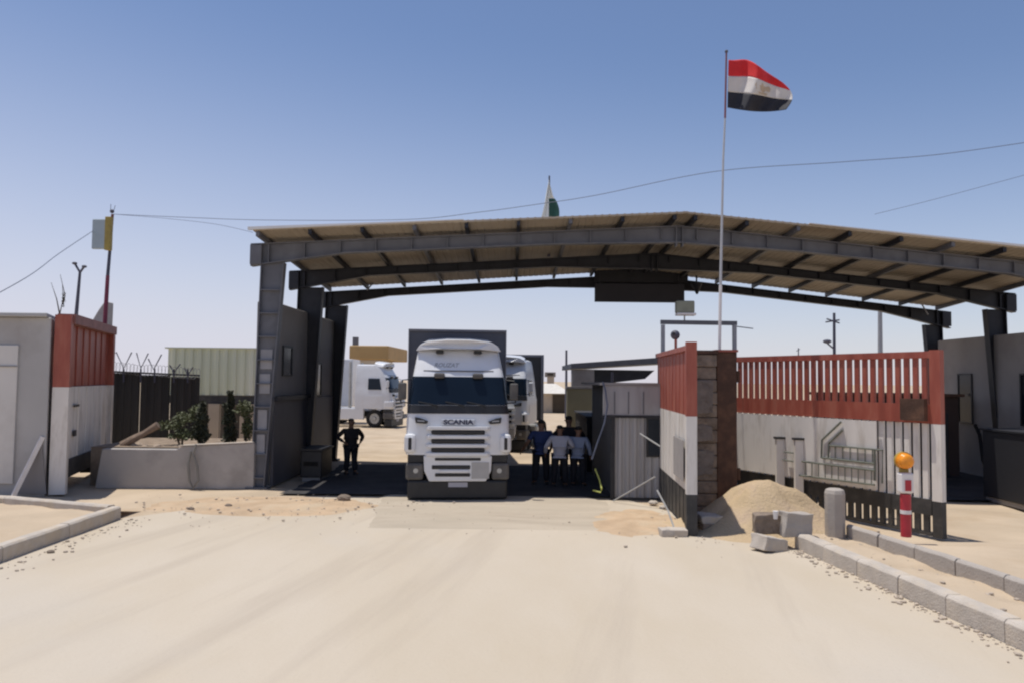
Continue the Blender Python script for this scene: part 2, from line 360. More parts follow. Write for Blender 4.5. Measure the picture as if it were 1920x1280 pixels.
# ---------------------------------------------------------------- kerbs
def kerb_block(name, label, a, b_, w, z0, z1, m, group, ch=.035):
    a = Vector(a); b_ = Vector(b_); d = (b_-a).normalized(); s = Vector((d.y, -d.x))
    prof = [(-w/2, z0), (-w/2, z1-ch), (-w/2+ch, z1), (w/2-ch, z1), (w/2, z1-ch), (w/2, z0)]
    bm = BM(); prism(bm, [(a.x+s.x*u, a.y+s.y*u, z) for u, z in prof], (b_.x-a.x, b_.y-a.y, 0))
    j = random.uniform(-.012, .012); bmesh.ops.subdivide_edges(bm, edges=[e for e in bm.edges if e.calc_length() > .5], cuts=9, use_grid_fill=True)
    for v in bm.verts: v.co += Vector((noise.noise(v.co*4), noise.noise(v.co*4+Vector((7, 0, 0))), noise.noise(v.co*3+Vector((0, 5, 0)))*.8))*.014
    bm.transform(Matrix.Translation((s.x*j, s.y*j, random.uniform(-.008, .006))))
    return tag(obj(name, bm, m, bevel=.008), label, 'kerb', group)
def run(name, labelf, p0, p1, n, w, z0, z1, m, group, gap=.010):
    p0 = Vector(p0); p1 = Vector(p1)
    for i in range(n):
        a = p0.lerp(p1, i/n); b_ = p0.lerp(p1, (i+1)/n); d = (b_-a).normalized()*gap/2
        kerb_block(name, labelf(i, n), a+d, b_-d, w, z0, z1, m, group)
ORD = ['first', 'second', 'third', 'fourth', 'fifth', 'sixth', 'seventh', 'eighth', 'ninth', 'tenth', 'eleventh', 'twelfth', 'thirteenth']
def kp(Y, f, off=0): return (f(Y)+off, Y)
run('kerb_stone', lambda i, n: f'pale concrete kerb stone edging the road on the right, {ORD[i]} from the rubble end', kp(13.75, KX, .1), kp(3.0, KX, .1), 11, .24, -.05, .28, conc, 'kerb stones along the right of the road')
run('kerb_block', lambda i, n: f'grey concrete block set upright behind the sand strip, {ORD[i]} from the gate', kp(13.9, K2X, .08), kp(3.2, K2X, .08), 12, .13, .0, .41, blockm, 'upright blocks behind the sand strip', gap=.02)
run('kerb_stone', lambda i, n: f'pale kerb stone of the left planter along the road, {ORD[i]} from its far corner', (-8.03, 15.9), (-7.87, 6.5), 5, .22, -.05, .26, conc, 'kerb stones of the left planter')
run('kerb_stone', lambda i, n: f'pale kerb stone across the far end of the left planter, {ORD[i]} from the road corner', (-8.18, 16.02), (-12.4, 17.6), 3, .2, -.05, .26, conc, 'kerb stones of the left planter')
# rubble at the end of the right kerb
def blk(name, label, px, py, Y, w, d, hh, m, rz=0, tilt=0, cat='concrete block', z=None, group=None):
    p = P(px, py, Y); bm = BM(); box(bm, -w/2, w/2, -d/2, d/2, 0, hh)
    M = Matrix.Translation((p.x, p.y, p.z if z is None else z)) @ Matrix.Rotation(rz, 4, 'Z') @ Matrix.Rotation(tilt, 4, 'Y')
    bmesh.ops.subdivide_edges(bm, edges=bm.edges, cuts=4, use_grid_fill=True)
    for v in bm.verts:
        f = v.co.normalized() if v.co.length else v.co; v.co += Vector((noise.noise(v.co*5+Vector((px, 0, 0))), noise.noise(v.co*5+Vector((0, px, 9))), noise.noise(v.co*6+Vector((py, 3, 0)))))*.035
    bm.transform(M); return tag(obj(name, bm, m, bevel=.015), label, cat, group)
blk('concrete_block', 'square grey concrete block tipped on the kerb end before the sand pile', 1490, 1000, 13.8, .5, .3, .42, blockm, .15, .05, z=.2)
blk('rubble_block', 'dark broken masonry block on the left of the tipped grey block', 1437, 985, 14.0, .46, .3, .34, brick, -.1, 0, z=.22)
blk('rubble_block', 'pale chunk of concrete lying in front of the dark masonry block', 1440, 1000, 13.55, .55, .36, .24, conc, .5, .22, z=.0)
blk('concrete_slab', 'low grey slab lying flat at the foot of the half open gate leaf', 1262, 1000, 14.75, .5, .3, .14, conc, .05, 0, z=.0)
blk('concrete_slab', 'flat whitish slab beside the foot of the masonry pillar', 1327, 965, 15.3, .4, .5, .16, conc, .1, 0, z=.16)
blk('masonry_rubble', 'dark brown rubble under the flat whitish slab', 1330, 975, 15.3, .5, .5, .16, brick, .2, 0, z=.0)
bm = BM(); c = P(1454, 945, 13.8); cyl(bm, (c.x, c.y, .5), (c.x, c.y, .64), .035, .05); tag(obj('paper_cup', bm, white), 'small white cup left on the tipped grey block', 'cup')
for i, (px, py, r, lb) in enumerate([(645, 938, .13, 'dark rounded stone on the road edge near the canopy wall'), (428, 950, .07, 'small brown stone on the orange soil nearest the low wall'),
        (358, 955, .06, 'small brown stone lying left on the orange soil'), (95, 1036, .05, 'lone pebble on the pale road beside the planter kerb'),
        (1225, 945, .09, 'grey stone at the foot of the corrugated cabin'), (1243, 953, .07, 'smaller grey stone touching the gate foot')]):
    g = G(px, py); bm = BM(); bmesh.ops.create_icosphere(bm, subdivisions=2, radius=r, matrix=Matrix.Translation((g.x, g.y, r*.45)) @ Matrix.Diagonal((1.3, 1, .7, 1)))
    for v in bm.verts: v.co += Vector([random.uniform(-1, 1)*r*.09 for _ in range(3)])
    tag(obj('stone', bm, brick if i < 4 else conc), lb, 'stone')

# sand pile
g0 = P(1425, 960, 15.3)
tag(patch('sand_pile', 5.05, 15.6, 2.35, 1.5, 1.02, mat('pile_sand', (.50, .38, .24), .95, .15, 2, bump=.9, bscale=18, stain=(.44, .33, .24), samt=.8, sscale=2, spec=.1), 4, kind=None, rough=.16, p=1.5), 'cone of yellow sand heaped against the masonry pillar', 'sand pile')
# loose gravel along the edges of the road
bm = BM(); rg = random.Random(5)
def peb(x, y, z, r):
    bmesh.ops.create_icosphere(bm, subdivisions=1, radius=r, matrix=Matrix.Translation((x, y, z+r*.3)) @ Matrix.Rotation(rg.uniform(0, 3), 4, 'Z') @ Matrix.Diagonal((1.4, 1, .65, 1)))
for k in range(1100):
    c = rg.random()
    if c < .30: y = rg.uniform(5, 14); x = KX(y)-.03-abs(rg.gauss(0, .14)); z = .01
    elif c < .45: y = rg.uniform(8, 16); x = -7.75+abs(rg.gauss(0, .25)); z = .01
    elif c < .65: y = rg.gauss(17.6, .8); x = rg.gauss(-5.2, 1.7); z = .03
    elif c < .8: y = rg.gauss(15.2, .8); x = rg.gauss(4.6, 1.2); z = .0 if x > 4.6 else .02
    elif c < .9: y = rg.uniform(5, 13.8); x = rg.uniform(KX(y)+.3, K2X(y)-.1); z = .19
    else: y = rg.uniform(14.5, 18.5); x = rg.uniform(-7, 4.3); z = .012
    peb(x, y, z, rg.choice((.008, .010, .012, .014, .02, .03)) if c < .9 else rg.uniform(.006, .013))
tag(obj('gravel', bm, mat('mixed_gravel', (.42, .35, .28), .9, .25, 1.2, bump=0)), 'loose pebbles and grit scattered along the road edges', 'gravel', kind='stuff')
# bollard
g = G(1566, 1012, .12); bm = BM()
rs = [(.17, 0), (.175, .9), (.155, .965), (.11, .985)]
prev = None
for r_, z_ in rs:
    ring = [bm.verts.new((g.x+r_*math.cos(R(22.5+45*k)), g.y+r_*math.sin(R(22.5+45*k)), .05+z_)) for k in range(8)]
    if prev:
        for k in range(8): bm.faces.new((prev[k], prev[(k+1) % 8], ring[(k+1) % 8], ring[k]))
    else: bm.faces.new(ring[::-1])
    prev = ring
bm.faces.new(prev)
tag(obj('bollard', bm, blockm, bevel=.01), 'grey eight sided concrete bollard standing in the sand strip', 'bollard')

# ================================================================ CANOPY
CY = [20.6, 24.2, 27.8]
EL = lambda Y: Vector((-7.0, Y, 6.46-.062*(Y-20.6)))       # left eave end (top of rafter)
PK = lambda Y: Vector((4.45, Y, 7.06-.040*(Y-20.6)))
ER = lambda Y: Vector((15.75, Y, 5.98-.062*(Y-20.6)))
canopy = thing('steel_canopy', 'wide low gabled steel canopy on dark columns spanning the crossing road', 'canopy', (4.4, 24.2, 0))
YF, YB = 19.75, 27.9
# rafters
for i, Y in enumerate(CY):
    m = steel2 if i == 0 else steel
    l, p, r_ = EL(Y), PK(Y), ER(Y); dz = Vector((0, 0, .035 if i == 2 else 0)); l, p, r_ = l-dz, p-dz, r_-dz
    bm = BM()
    def rail(a, b_, ha, hb, parts=bm, Y=Y):
        prism(parts, [a, b_, b_-Vector((0, 0, hb)), a-Vector((0, 0, ha))], (0, .02, 0))          # web
        for za, zb in ((0, 0), (ha-.03, hb-.03)):
            q0 = a-Vector((0, .11, za)); q1 = b_-Vector((0, .11, zb))
            prism(parts, [q0, q1, q1-Vector((0, 0, .03)), q0-Vector((0, 0, .03))], (0, .24, 0))
    mh = .36 if i == 0 else .27; ph = .46 if i == 0 else .50
    for e in (l, r_): h1 = e.lerp(p, .22); h2 = e.lerp(p, .72); rail(e, h1, .60, mh); rail(h1, h2, mh, mh); rail(h2, p, mh, ph)
    obj('rafter', bm, m, canopy, world=True)
    for k in range(12):
        t = (k+.5)/12
        for a, b_ in ((l, p), (r_, p)):
            bm = BM(); q = a.lerp(b_, t); dd = mh if t > .2 else .60-(.60-mh)*t/.22
            box(bm, q.x-.012, q.x+.012, Y-.105, Y-.002, q.z-dd+.03, q.z-.032); obj('stiffener', bm, m, canopy, world=True)
    bm = BM(); box(bm, p.x-.10, p.x-.07, Y-.12, Y+.12, p.z-.56, p.z-.002); box(bm, p.x+.07, p.x+.10, Y-.12, Y+.12, p.z-.56, p.z-.002)
    obj('ridge_plate', bm, m, canopy, world=True)
# columns: tapered I-section, web facing along the frame, end plates
def column(xo, side, Y, ztop, m, wtop, wbot, plates):
    # xo outer edge x at top, side=+1: inner edge lies towards +x
    bm = BM()
    o_t = Vector((xo, Y, ztop)); o_b = Vector((xo-side*.12, Y, 0)); i_t = Vector((xo+side*wtop, Y, ztop)); i_b = Vector((xo-side*.12+side*wbot, Y, 0))
    prism(bm, [o_b, i_b, i_t, o_t], (0, .02, 0))
    for b0, t0, sg in ((o_b, o_t, 1), (i_b, i_t, -1)):
        prism(bm, [b0+Vector((0, -.12, 0)), b0+Vector((side*sg*.03, -.12, 0)), t0+Vector((side*sg*.03, -.12, 0)), t0+Vector((0, -.12, 0))], (0, .26, 0))
    box(bm, min(o_b.x, i_b.x)-.1, max(o_b.x, i_b.x)+.1, Y-.2, Y+.2, -.02, .03)
    c = obj('column', bm, m, canopy, world=True)
    if plates:
        z = .25
        while z < ztop-.2:
            bm = BM(); t = z/ztop; a = o_b.lerp(o_t, t).x+side*.03; b_ = i_b.lerp(i_t, t).x-side*.03
            box(bm, min(a, b_), max(a, b_), Y-.115, Y-.001, z, z+.03); z += .62
            obj('stiffener_plate', bm, m, c, world=True)
        for z in (.9, 1.55, 2.5, 3.15):
            bm = BM(); t = z/ztop; a = o_b.lerp(o_t, t).x+side*.09; b_ = i_b.lerp(i_t, t).x-side*.09
            box(bm, min(a, b_), max(a, b_), Y-.03, Y-.004, z-.02, z+.50)
            obj('web_panel', bm, webp, c, world=True)
    return c
for i, Y in enumerate(CY):
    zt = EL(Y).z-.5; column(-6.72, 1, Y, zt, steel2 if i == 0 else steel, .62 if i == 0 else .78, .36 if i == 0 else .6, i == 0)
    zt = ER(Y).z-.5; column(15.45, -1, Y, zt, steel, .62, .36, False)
# purlins
for k in range(9):
    for a, b_ in ((EL, PK), (ER, PK)):
        t = min(.985, (k+.3)/8.5)
        q0 = a(YF+.05).lerp(b_(YF+.05), t); q1 = a(YB).lerp(b_(YB), t)
        bm = BM(); up = Vector((0, 0, 1))
        bar(bm, q0+Vector((0, 0, .065)), q1+Vector((0, 0, .065)), .09, .125)
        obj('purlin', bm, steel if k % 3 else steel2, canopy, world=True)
# corrugated roof sheets
for a, b_, nm in ((EL, PK, 'roof_sheet'), (ER, PK, 'roof_sheet')):
    bm = BM(); n = 58; pr = []
    for i in range(n):
        for f, q in ((0, 0), (.6, 0), (.7, .010), (.9, .010)): pr.append(((i+f)/n, q))
    pr.append((1.0, 0))
    L0 = []; L1 = []; T0 = []; T1 = []
    sx = -1 if a is EL else 1
    for t, q in pr:
        for Y, LL, TT in ((YF, L0, T0), (YB, L1, T1)):
            e = a(Y)+Vector((-sx*.30, 0, .02)); c = e.lerp(b_(Y), t)+Vector((0, 0, .130+q)); LL.append(bm.verts.new(c)); TT.append(bm.verts.new(c+Vector((0, 0, .05))))
    for i in range(len(pr)-1):
        bm.faces.new((L0[i], L0[i+1], L1[i+1], L1[i])); bm.faces.new((T0[i], T1[i], T1[i+1], T0[i+1]))
        bm.faces.new((L0[i], T0[i], T0[i+1], L0[i+1])); bm.faces.new((L1[i], L1[i+1], T1[i+1], T1[i]))
    bm.faces.new((L0[0], L1[0], T1[0], T0[0])); bm.faces.new((L0[-1], T0[-1], T1[-1], L1[-1]))
    obj(nm, bm, cream, canopy, world=True)
bm = BM()
for a, t0, t1 in ((EL, -.01, .5), (ER, -.01, .72)):
    q0 = a(YF-.02).lerp(PK(YF-.02), t0)+Vector((.3 if a is EL else -.3, 0, .205)); q1 = a(YF-.02).lerp(PK(YF-.02), t1)+Vector((0, 0, .190))
    bar(bm, q0, q1, .10, .075, .014); obj('edge_trim', bm, rooftop, canopy, world=True); bm = BM()
bm.free()
# eave beams outside the columns (short dark ends seen under the roof corners)
for i, Y in enumerate(CY):
    for e, sx in ((EL(Y), 1), (ER(Y), -1)):
        bm = BM(); box(bm, min(e.x-.0*sx, e.x+.3*sx), max(e.x, e.x+.3*sx), Y-.15, Y+.15, e.z-.56, e.z-.04)
        obj('eave_bracket', bm, steel2 if (i == 0) else steel, canopy, world=True)
# braces near the third frame
for pts in (([(688, 545), (700, 530)],), ([(1740, 590), (1728, 570)],)):
    (a, b_), = pts; bm = BM(); cyl(bm, P(a[0], a[1], 27.55), P(b_[0], b_[1], 27.55), .025)
    obj('brace', bm, polem, canopy, world=True)
# deep centre beam, hanging sign and lamps
bm = BM(); a = P(1115, 506, 27.5); b_ = P(1290, 530, 27.5); box(bm, a.x, b_.x, 27.50, 27.62, b_.z, a.z+.02)
obj('header_plate', bm, steel, canopy, world=True)
sg = thing('hanging_sign', 'charcoal rectangular sign board hanging under the back beam of the canopy', 'sign', P(1199, 570, 27.3))
a = P(1115, 532, 27.3); b_ = P(1283, 568, 27.3)
bm = BM(); box(bm, a.x, b_.x, 27.26, 27.34, b_.z, a.z); obj('board', bm, signd, sg, world=True, bevel=.01)
for x in (a.x+.2, b_.x-.2): bm = BM(); box(bm, x-.02, x+.02, 27.27, 27.33, a.z, a.z+.35); obj('hanger', bm, steel, sg, world=True)
sp = thing('spotlight', 'small dark cone spotlight hanging from the back beam beside the sign', 'lamp', P(1307, 553, 27.2))
bm = BM(); c0 = P(1306, 532, 27.2); c1 = P(1307, 552, 27.2); cyl(bm, c0, c1, .22, .03); obj('shade', bm, steel, sp, world=True)
bm = BM(); cyl(bm, c0, c0+Vector((0, 0, .3)), .03); obj('stem', bm, steel, sp, world=True)

# side walls of the offices under the canopy
def side_wall(name, label, x, y0, y1, ztop, dx, wins, ledge):
    t = thing(name, label, 'wall', (x, y0, 0)); bm = BM()
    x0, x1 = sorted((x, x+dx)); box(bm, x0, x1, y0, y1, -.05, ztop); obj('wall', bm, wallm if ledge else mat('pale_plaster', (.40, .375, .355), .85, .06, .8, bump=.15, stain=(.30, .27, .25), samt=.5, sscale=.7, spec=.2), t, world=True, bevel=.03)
    s = -1 if dx > 0 else 1
    if ledge:
        bm = BM(); e0, e1 = sorted((x+s*.002, x+s*.16)); box(bm, e0, e1, y0-.16, y0+3.3, 2.28, 2.40); obj('ledge', bm, steel, t, world=True)
        bm = BM(); e0, e1 = sorted((x+s*.002, x+s*.07)); box(bm, e0, e1, y0-.1, y1-.3, .02, 2.27); obj('lower_cladding', bm, mat('dark_grey_cladding', (.075, .075, .09), .6, .12, 1, bump=0), t, world=True)
    for (a, b_, z0, z1) in wins:
        e0, e1 = sorted((x+s*.003, x+s*.05)); bm = BM()
        for (p, q, u, v) in ((a, b_, z1-.05, z1), (a, b_, z0, z0+.05), (a, a+.05, z0+.05, z1-.05), (b_-.05, b_, z0+.05, z1-.05)): box(bm, e0, e1, p, q, u, v)
        w = obj('window', bm, blackpl, t, world=True)
        bm = BM(); e0, e1 = sorted((x+s*.002, x+s*.025)); box(bm, e0, e1, a+.05, b_-.05, z0+.05, z1-.05); obj('pane', bm, glass, w, world=True)
    return t
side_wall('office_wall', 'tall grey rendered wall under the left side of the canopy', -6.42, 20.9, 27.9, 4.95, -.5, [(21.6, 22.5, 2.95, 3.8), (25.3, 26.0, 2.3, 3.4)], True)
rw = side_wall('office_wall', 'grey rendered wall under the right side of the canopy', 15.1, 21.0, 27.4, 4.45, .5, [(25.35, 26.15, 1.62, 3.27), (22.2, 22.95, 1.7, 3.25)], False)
bm = BM(); tube(bm, [(15.03, 25.15, 1.6), (15.02, 24.9, 1.3), (15.02, 24.75, .5), (15.0, 24.5, .25)], .06); obj('drain_pipe', bm, blackpl, rw, world=True)
# dark cabinets / clutter under the canopy
def cab_box(name, label, cat, x0, x1, y0, y1, z, m, feet=True):
    t = thing(name, label, cat, ((x0+x1)/2, (y0+y1)/2, 0)); bm = BM(); box(bm, x0, x1, y0, y1, .1, z); obj('housing', bm, m, t, world=True, bevel=.03)
    bm = BM(); box(bm, x0-.04, x1+.04, y0-.04, y1+.04, z+.002, z+.05); obj('lid', bm, m, t, world=True)
    bm = BM(); n = 5
    for k in range(n): box(bm, x0+.1, x1-.1, y0-.02, y0-.002, .4+k*(z-.7)/n, .4+k*(z-.7)/n+.05)
    obj('vent_slats', bm, blackpl, t, world=True)
    bm = BM(); box(bm, x0+.05, x1-.05, y0+.05, y1-.05, -.02, .098); obj('plinth', bm, greyc, t, world=True); return t
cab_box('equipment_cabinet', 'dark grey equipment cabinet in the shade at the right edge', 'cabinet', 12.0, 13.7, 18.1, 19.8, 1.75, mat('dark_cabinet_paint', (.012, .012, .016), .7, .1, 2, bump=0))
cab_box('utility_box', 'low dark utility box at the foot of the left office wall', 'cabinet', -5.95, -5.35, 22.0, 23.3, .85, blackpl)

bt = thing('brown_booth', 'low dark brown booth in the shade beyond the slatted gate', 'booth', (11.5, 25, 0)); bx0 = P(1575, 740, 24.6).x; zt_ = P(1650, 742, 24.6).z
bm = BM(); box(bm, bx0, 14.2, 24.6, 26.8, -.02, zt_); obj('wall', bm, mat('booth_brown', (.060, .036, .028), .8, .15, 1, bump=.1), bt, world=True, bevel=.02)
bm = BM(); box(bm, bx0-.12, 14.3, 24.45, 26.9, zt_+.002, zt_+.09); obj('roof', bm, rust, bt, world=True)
bm = BM(); box(bm, bx0+.8, bx0+2.0, 24.56, 24.598, 1.1, 2.0); obj('window', bm, blackpl, bt, world=True)
bm = BM(); box(bm, bx0+2.6, bx0+3.4, 24.56, 24.598, 0, 2.0); obj('door', bm, blackpl, bt, world=True)
# ================================================================ GATE LEAVES
def leaf_frame(a, b_):
    a = Vector((a[0], a[1], 0)); b_ = Vector((b_[0], b_[1], 0)); return a, b_, (b_-a).normalized(), (b_-a).length
def gate_leaf(name, label, a, b_, H, zr, zb, kind):
    """a near end, b far end on the ground; zr red/white line, zb white/black line"""
    a, b_, d, Ln = leaf_frame(a, b_); t = thing(name, label, 'gate', a)
    Mx = Matrix.Translation(a) @ Matrix(((d.x, -d.y, 0, 0), (d.y, d.x, 0, 0), (0, 0, 1, 0), (0, 0, 0, 1)))   # local x along the leaf, y its normal
    def part(nm, boxes, m, bev=0, **k):
        bm = BM()
        for q in boxes: box(bm, *q, M=Mx)
        return obj(nm, bm, m, t, world=True, bevel=bev, **k)
    return t, Mx, Ln, part
# centre leaf
t, Mx, Ln, part = gate_leaf('gate_leaf', 'narrow looking red white and black steel gate leaf swung open beside the masonry pillar', (3.42, 14.7), (3.74, 19.7), 3.6, 2.25, .78, 0)
part('frame_post', [(0, .14, -.10, .10, 2.25, 3.66)], redp); part('frame_post', [(0, .14, -.10, .10, .78, 2.248)], whitep); part('frame_post', [(0, .14, -.10, .10, .02, .778)], blackp)
part('top_rail', [(.142, Ln, -.08, .08, 3.50, 3.60)], redp)
part('infill_red', [(.142, Ln, -.02, .02, 2.25, 3.498)]+[(x, x+.06, -.028, .03, 2.26, 3.49) for x in rng(.35, Ln-.1, 9)], redp)
part('infill_white', [(.142, Ln, -.018, .022, .78, 2.248)]+[(x, x+.06, -.028, .032, .79, 2.24) for x in rng(.35, Ln-.1, 9)], whitep)
part('infill_black', [(.142, Ln, -.02, .02, .06, .778)]+[(x, x+.06, -.028, .03, .07, .77) for x in rng(.35, Ln-.1, 9)], blackp)
part('kick_plate', [(.6, 1.9, .06, .075, .95, 1.75)], mat('scuffed_grey_patch', (.33, .31, .30), .7, .1, 3))
# right leaf, slatted
t, Mx, Ln, part = gate_leaf('gate_leaf', 'wide slatted red white and black gate leaf behind the bollard and warning lamp', (8.12, 14.6), (5.45, 19.9), 3.53, 2.15, .70, 1)
part('frame_post', [(0, .22, -.06, .06, 2.15, 3.55)], redp); part('frame_post', [(0, .20, -.06, .06, .70, 2.148)], whitep); part('frame_post', [(0, .20, -.06, .06, .02, .698)], blackp)
part('frame_post', [(Ln-.3, Ln, -.06, .06, .7, 3.53)], redp)
part('top_rail', [(.222, Ln-.302, -.06, .06, 3.40, 3.53)], redp)
part('mid_rail', [(.222, Ln-.302, .05, .09, 2.16, 2.52)], redp)
n = 27
sl = [.30+(Ln-.75)*i/n for i in range(n+1)]
for i, x in enumerate(sl[:-1]):
    w = .10
    part('slat', [(x, x+w, -.03, .03, 2.152, 3.398)], redp)
for i, x in enumerate(sl[:-1]):
    part('slat', [(x, x+.11, -.03, .03, .702, 2.148)], whitep)
for i, x in enumerate(sl[:-1]):
    part('slat', [(x, x+.11, -.03, .03, .10, .698)], blackp)
part('bottom_rail', [(.222, Ln-.302, -.05, .05, .42, .72)], blackp)
part('ground_rail', [(.222, Ln-.302, -.04, .04, .04, .098)], blackp)
part('backing_sheet', [(1.35, Ln-.302, .094, .12, .76, 2.14)], whitep, label='plain white sheet backing the far two thirds of the leaf')
part('hinge_box', [(.24, .75, .092, .2, 2.2, 2.62)], rust)
part('drop_bolt', [(.17, .30, -.12, -.062, .45, .75)], polem)
# railing sketched in front of the leaf
rl = thing('stair_railing', 'thin grey green stair handrail standing before the white sheet of the slatted gate', 'railing', (6.8, 17.0, 0))
d = (Vector((5.45, 19.9, 0))-Vector((8.12, 14.6, 0))).normalized(); nrm = Vector((d.y, -d.x, 0)); nrm = nrm if nrm.y < 0 else -nrm
def onleaf(px, py, off=.16):
    q0 = Vector((8.12, 14.6, 0))+nrm*off; dd = CR @ Vector(((px-960)/F, -(py-640)/F, -1)); o = Vector((0, 0, EYE))
    s = (q0-o).dot(nrm)/dd.dot(nrm); return o+dd*s
bm = BM()
for pts in ([(1540, 858), (1541, 824), (1577, 790)], [(1553, 858), (1554, 830), (1580, 805)], [(1556, 834), (1655, 843), (1654, 905)], [(1541, 857), (1640, 868)], [(1640, 843), (1640, 900)]): tube(bm, [onleaf(*p) for p in pts], .022)
obj('handrail', bm, rigm, rl, world=True)
bm = BM()
for k in range(6): x = 1566+k*14; tube(bm, [onleaf(x, 836+k*1.2), onleaf(x, 859+k*1.5)], .012)
obj('baluster', bm, rigm, rl, world=True)
rl = thing('low_railing', 'long low grey green railing running along the foot of the slatted gate', 'railing', (6.6, 17.1, 0))
bm = BM(); tube(bm, [onleaf(1504, 864, .2), onleaf(1640, 881, .2)], .022); tube(bm, [onleaf(1492, 889, .2), onleaf(1640, 908, .2)], .022)
tube(bm, [onleaf(1470, 846, .2), onleaf(1492, 849, .2)], .018); tube(bm, [onleaf(1468, 861, .2), onleaf(1492, 865, .2)], .018); obj('rail', bm, rigm, rl, world=True)
bm = BM()
for k in range(11): x = 1510+k*12.4; tube(bm, [onleaf(x, 865+k*1.5, .2), onleaf(x, 892+k*1.5, .2)], .012)
obj('baluster', bm, rigm, rl, world=True)
for i, (px, py) in enumerate(((1462, 822), (1497, 824))):
    t = thing('railing_post', ['white square railing post with dark cap nearest the masonry pillar', 'white square railing post with dark cap at the end of the low railing'][i], 'post', onleaf(px, 960, .18))
    a = onleaf(px, py, .18); bm = BM(); box(bm, a.x-.09, a.x+.09, a.y-.05, a.y+.05, .3, a.z); obj('shaft', bm, whitep, t, world=True)
    bm = BM(); box(bm, a.x-.12, a.x+.12, a.y-.08, a.y+.08, a.z+.002, a.z+.05); obj('cap', bm, blackpl, t, world=True)
# left leaf
t, Mx, Ln, part = gate_leaf('gate_leaf', 'red white and black boxed gate leaf swung open beside the grey gatehouse', (-11.02, 18.9), (-12.65, 24.3), 4.4, 2.6, .8, 2)
part('frame_post', [(0, .22, -.20, .16, 2.62, 4.38)], redp); part('frame_post', [(0, .22, -.20, .16, .02, 2.618)], whitep)
part('frame_post', [(Ln-.25, Ln, -.16, .16, 2.62, 4.42)], redp); part('frame_post', [(Ln-.25, Ln, -.16, .16, .8, 2.618)], whitep)
part('top_rail', [(.222, Ln-.252, -.24, .16, 4.18, 4.42)], mat('faded_red_rail', (.30, .14, .12), .7, .2, 4))
part('infill_red', [(.222, Ln-.252, .0, .05, 2.62, 4.178)]+[(x, x+.05, -.03, -.002, 2.63, 4.17) for x in rng(.7, Ln-.5, 6)], redp)
part('infill_white', [(.222, Ln-.252, -.06, .04, .8, 2.618)]+[(x, x+.05, -.09, -.062, .82, 2.6) for x in rng(.7, Ln-.5, 5)], whitep)
part('bottom_beam', [(.222, Ln, -.10, .08, .35, .798)], blackp)
part('handle', [(1.0, 1.5, -.12, -.092, 2.1, 2.16)], blackp); part('lock_box', [(1.05, 1.3, -.12, -.092, 1.35, 1.5)], blackp)
bm = BM(); tube(bm, [Mx @ Vector(p) for p in ((.31, -.02, .5), (.36, -.02, .25), (.30, -.02, -.02))], .11, 8); obj('support_leg', bm, blackp, t, world=True)
bm = BM(); box(bm, Ln-1.9, Ln-.7, -.3, .3, .12, .34, M=Mx); obj('counterweight', bm, blackp, t, world=True)
# prop
pr = thing('steel_prop', 'pale diagonal steel prop bracing the left gate post against the ground', 'brace', (-11.9, 18.3, 0))
a = P(80, 818, 18.75); b_ = G(22, 935); b_.y = 18.3; b_.x = P(22, 935, 18.3).x; bm = BM(); bar(bm, a, b_, .09, .09); obj('bar', bm, white, pr, world=True)
bm = BM(); prism(bm, [P(78, 830, 18.7), P(86, 925, 18.7), P(30, 925, 18.7)], (0, .03, 0)); obj('gusset_plate', bm, wallm, pr, world=True)
# masonry pillar, rusty post
pl = thing('masonry_pillar', 'rough brown masonry gate pillar with crumbling render', 'pillar', (4.1, 16.8, 0))
bm = BM(); n = 13
for k in range(n):
    z0 = 3.5*k/n; j = random.uniform(-.02, .02); box(bm, 3.78+j, 4.40+j*.4, 16.6+random.uniform(-.03, .03), 17.2, z0-(.02 if k == 0 else 0), z0+3.5/n-.012)
obj('courses', bm, brick, pl, world=True, bevel=.02)
bm = BM(); box(bm, 3.80, 4.38, 16.66, 17.16, 0, 3.49); obj('core', bm, joint, pl, world=True)
for k, (z0, z1, dx) in enumerate(((.9, 1.45, 0), (1.62, 2.0, .05), (2.2, 2.95, .02))):
    bm = BM(); prism(bm, [(3.84+dx, 16.565, z0), (4.30, 16.565, z0+.05), (4.34-dx, 16.565, z1-.06), (4.1, 16.565, z1), (3.86, 16.565, z1-.04)], (0, .035, 0)); obj('render_patch', bm, mat('old_render', (.20, .17, .15), .95, .2, 4, bump=.8, bscale=14, stain=(.13, .10, .08), samt=.7, sscale=5), pl, world=True, bevel=.01)
bm = BM(); box(bm, 3.76, 4.42, 16.55, 17.22, 3.502, 3.58); obj('cap', bm, rust, pl, world=True)
pp = thing('steel_gate_post', 'dark rusty brown steel post between the masonry pillar and the slatted gate', 'post', (4.66, 17, 0))
bm = BM(); box(bm, 4.425, 4.86, 16.7, 17.2, -.02, 3.55); obj('post', bm, rust, pp, world=True, bevel=.02)
bm = BM(); box(bm, 4.40, 4.88, 16.66, 17.24, 3.552, 3.60); obj('cap', bm, redp, pp, world=True)
for z in (.8, 2.9): bm = BM(); cyl(bm, (4.92, 16.85, z), (4.92, 16.85, z+.25), .05); obj('hinge', bm, rust, pp, world=True)
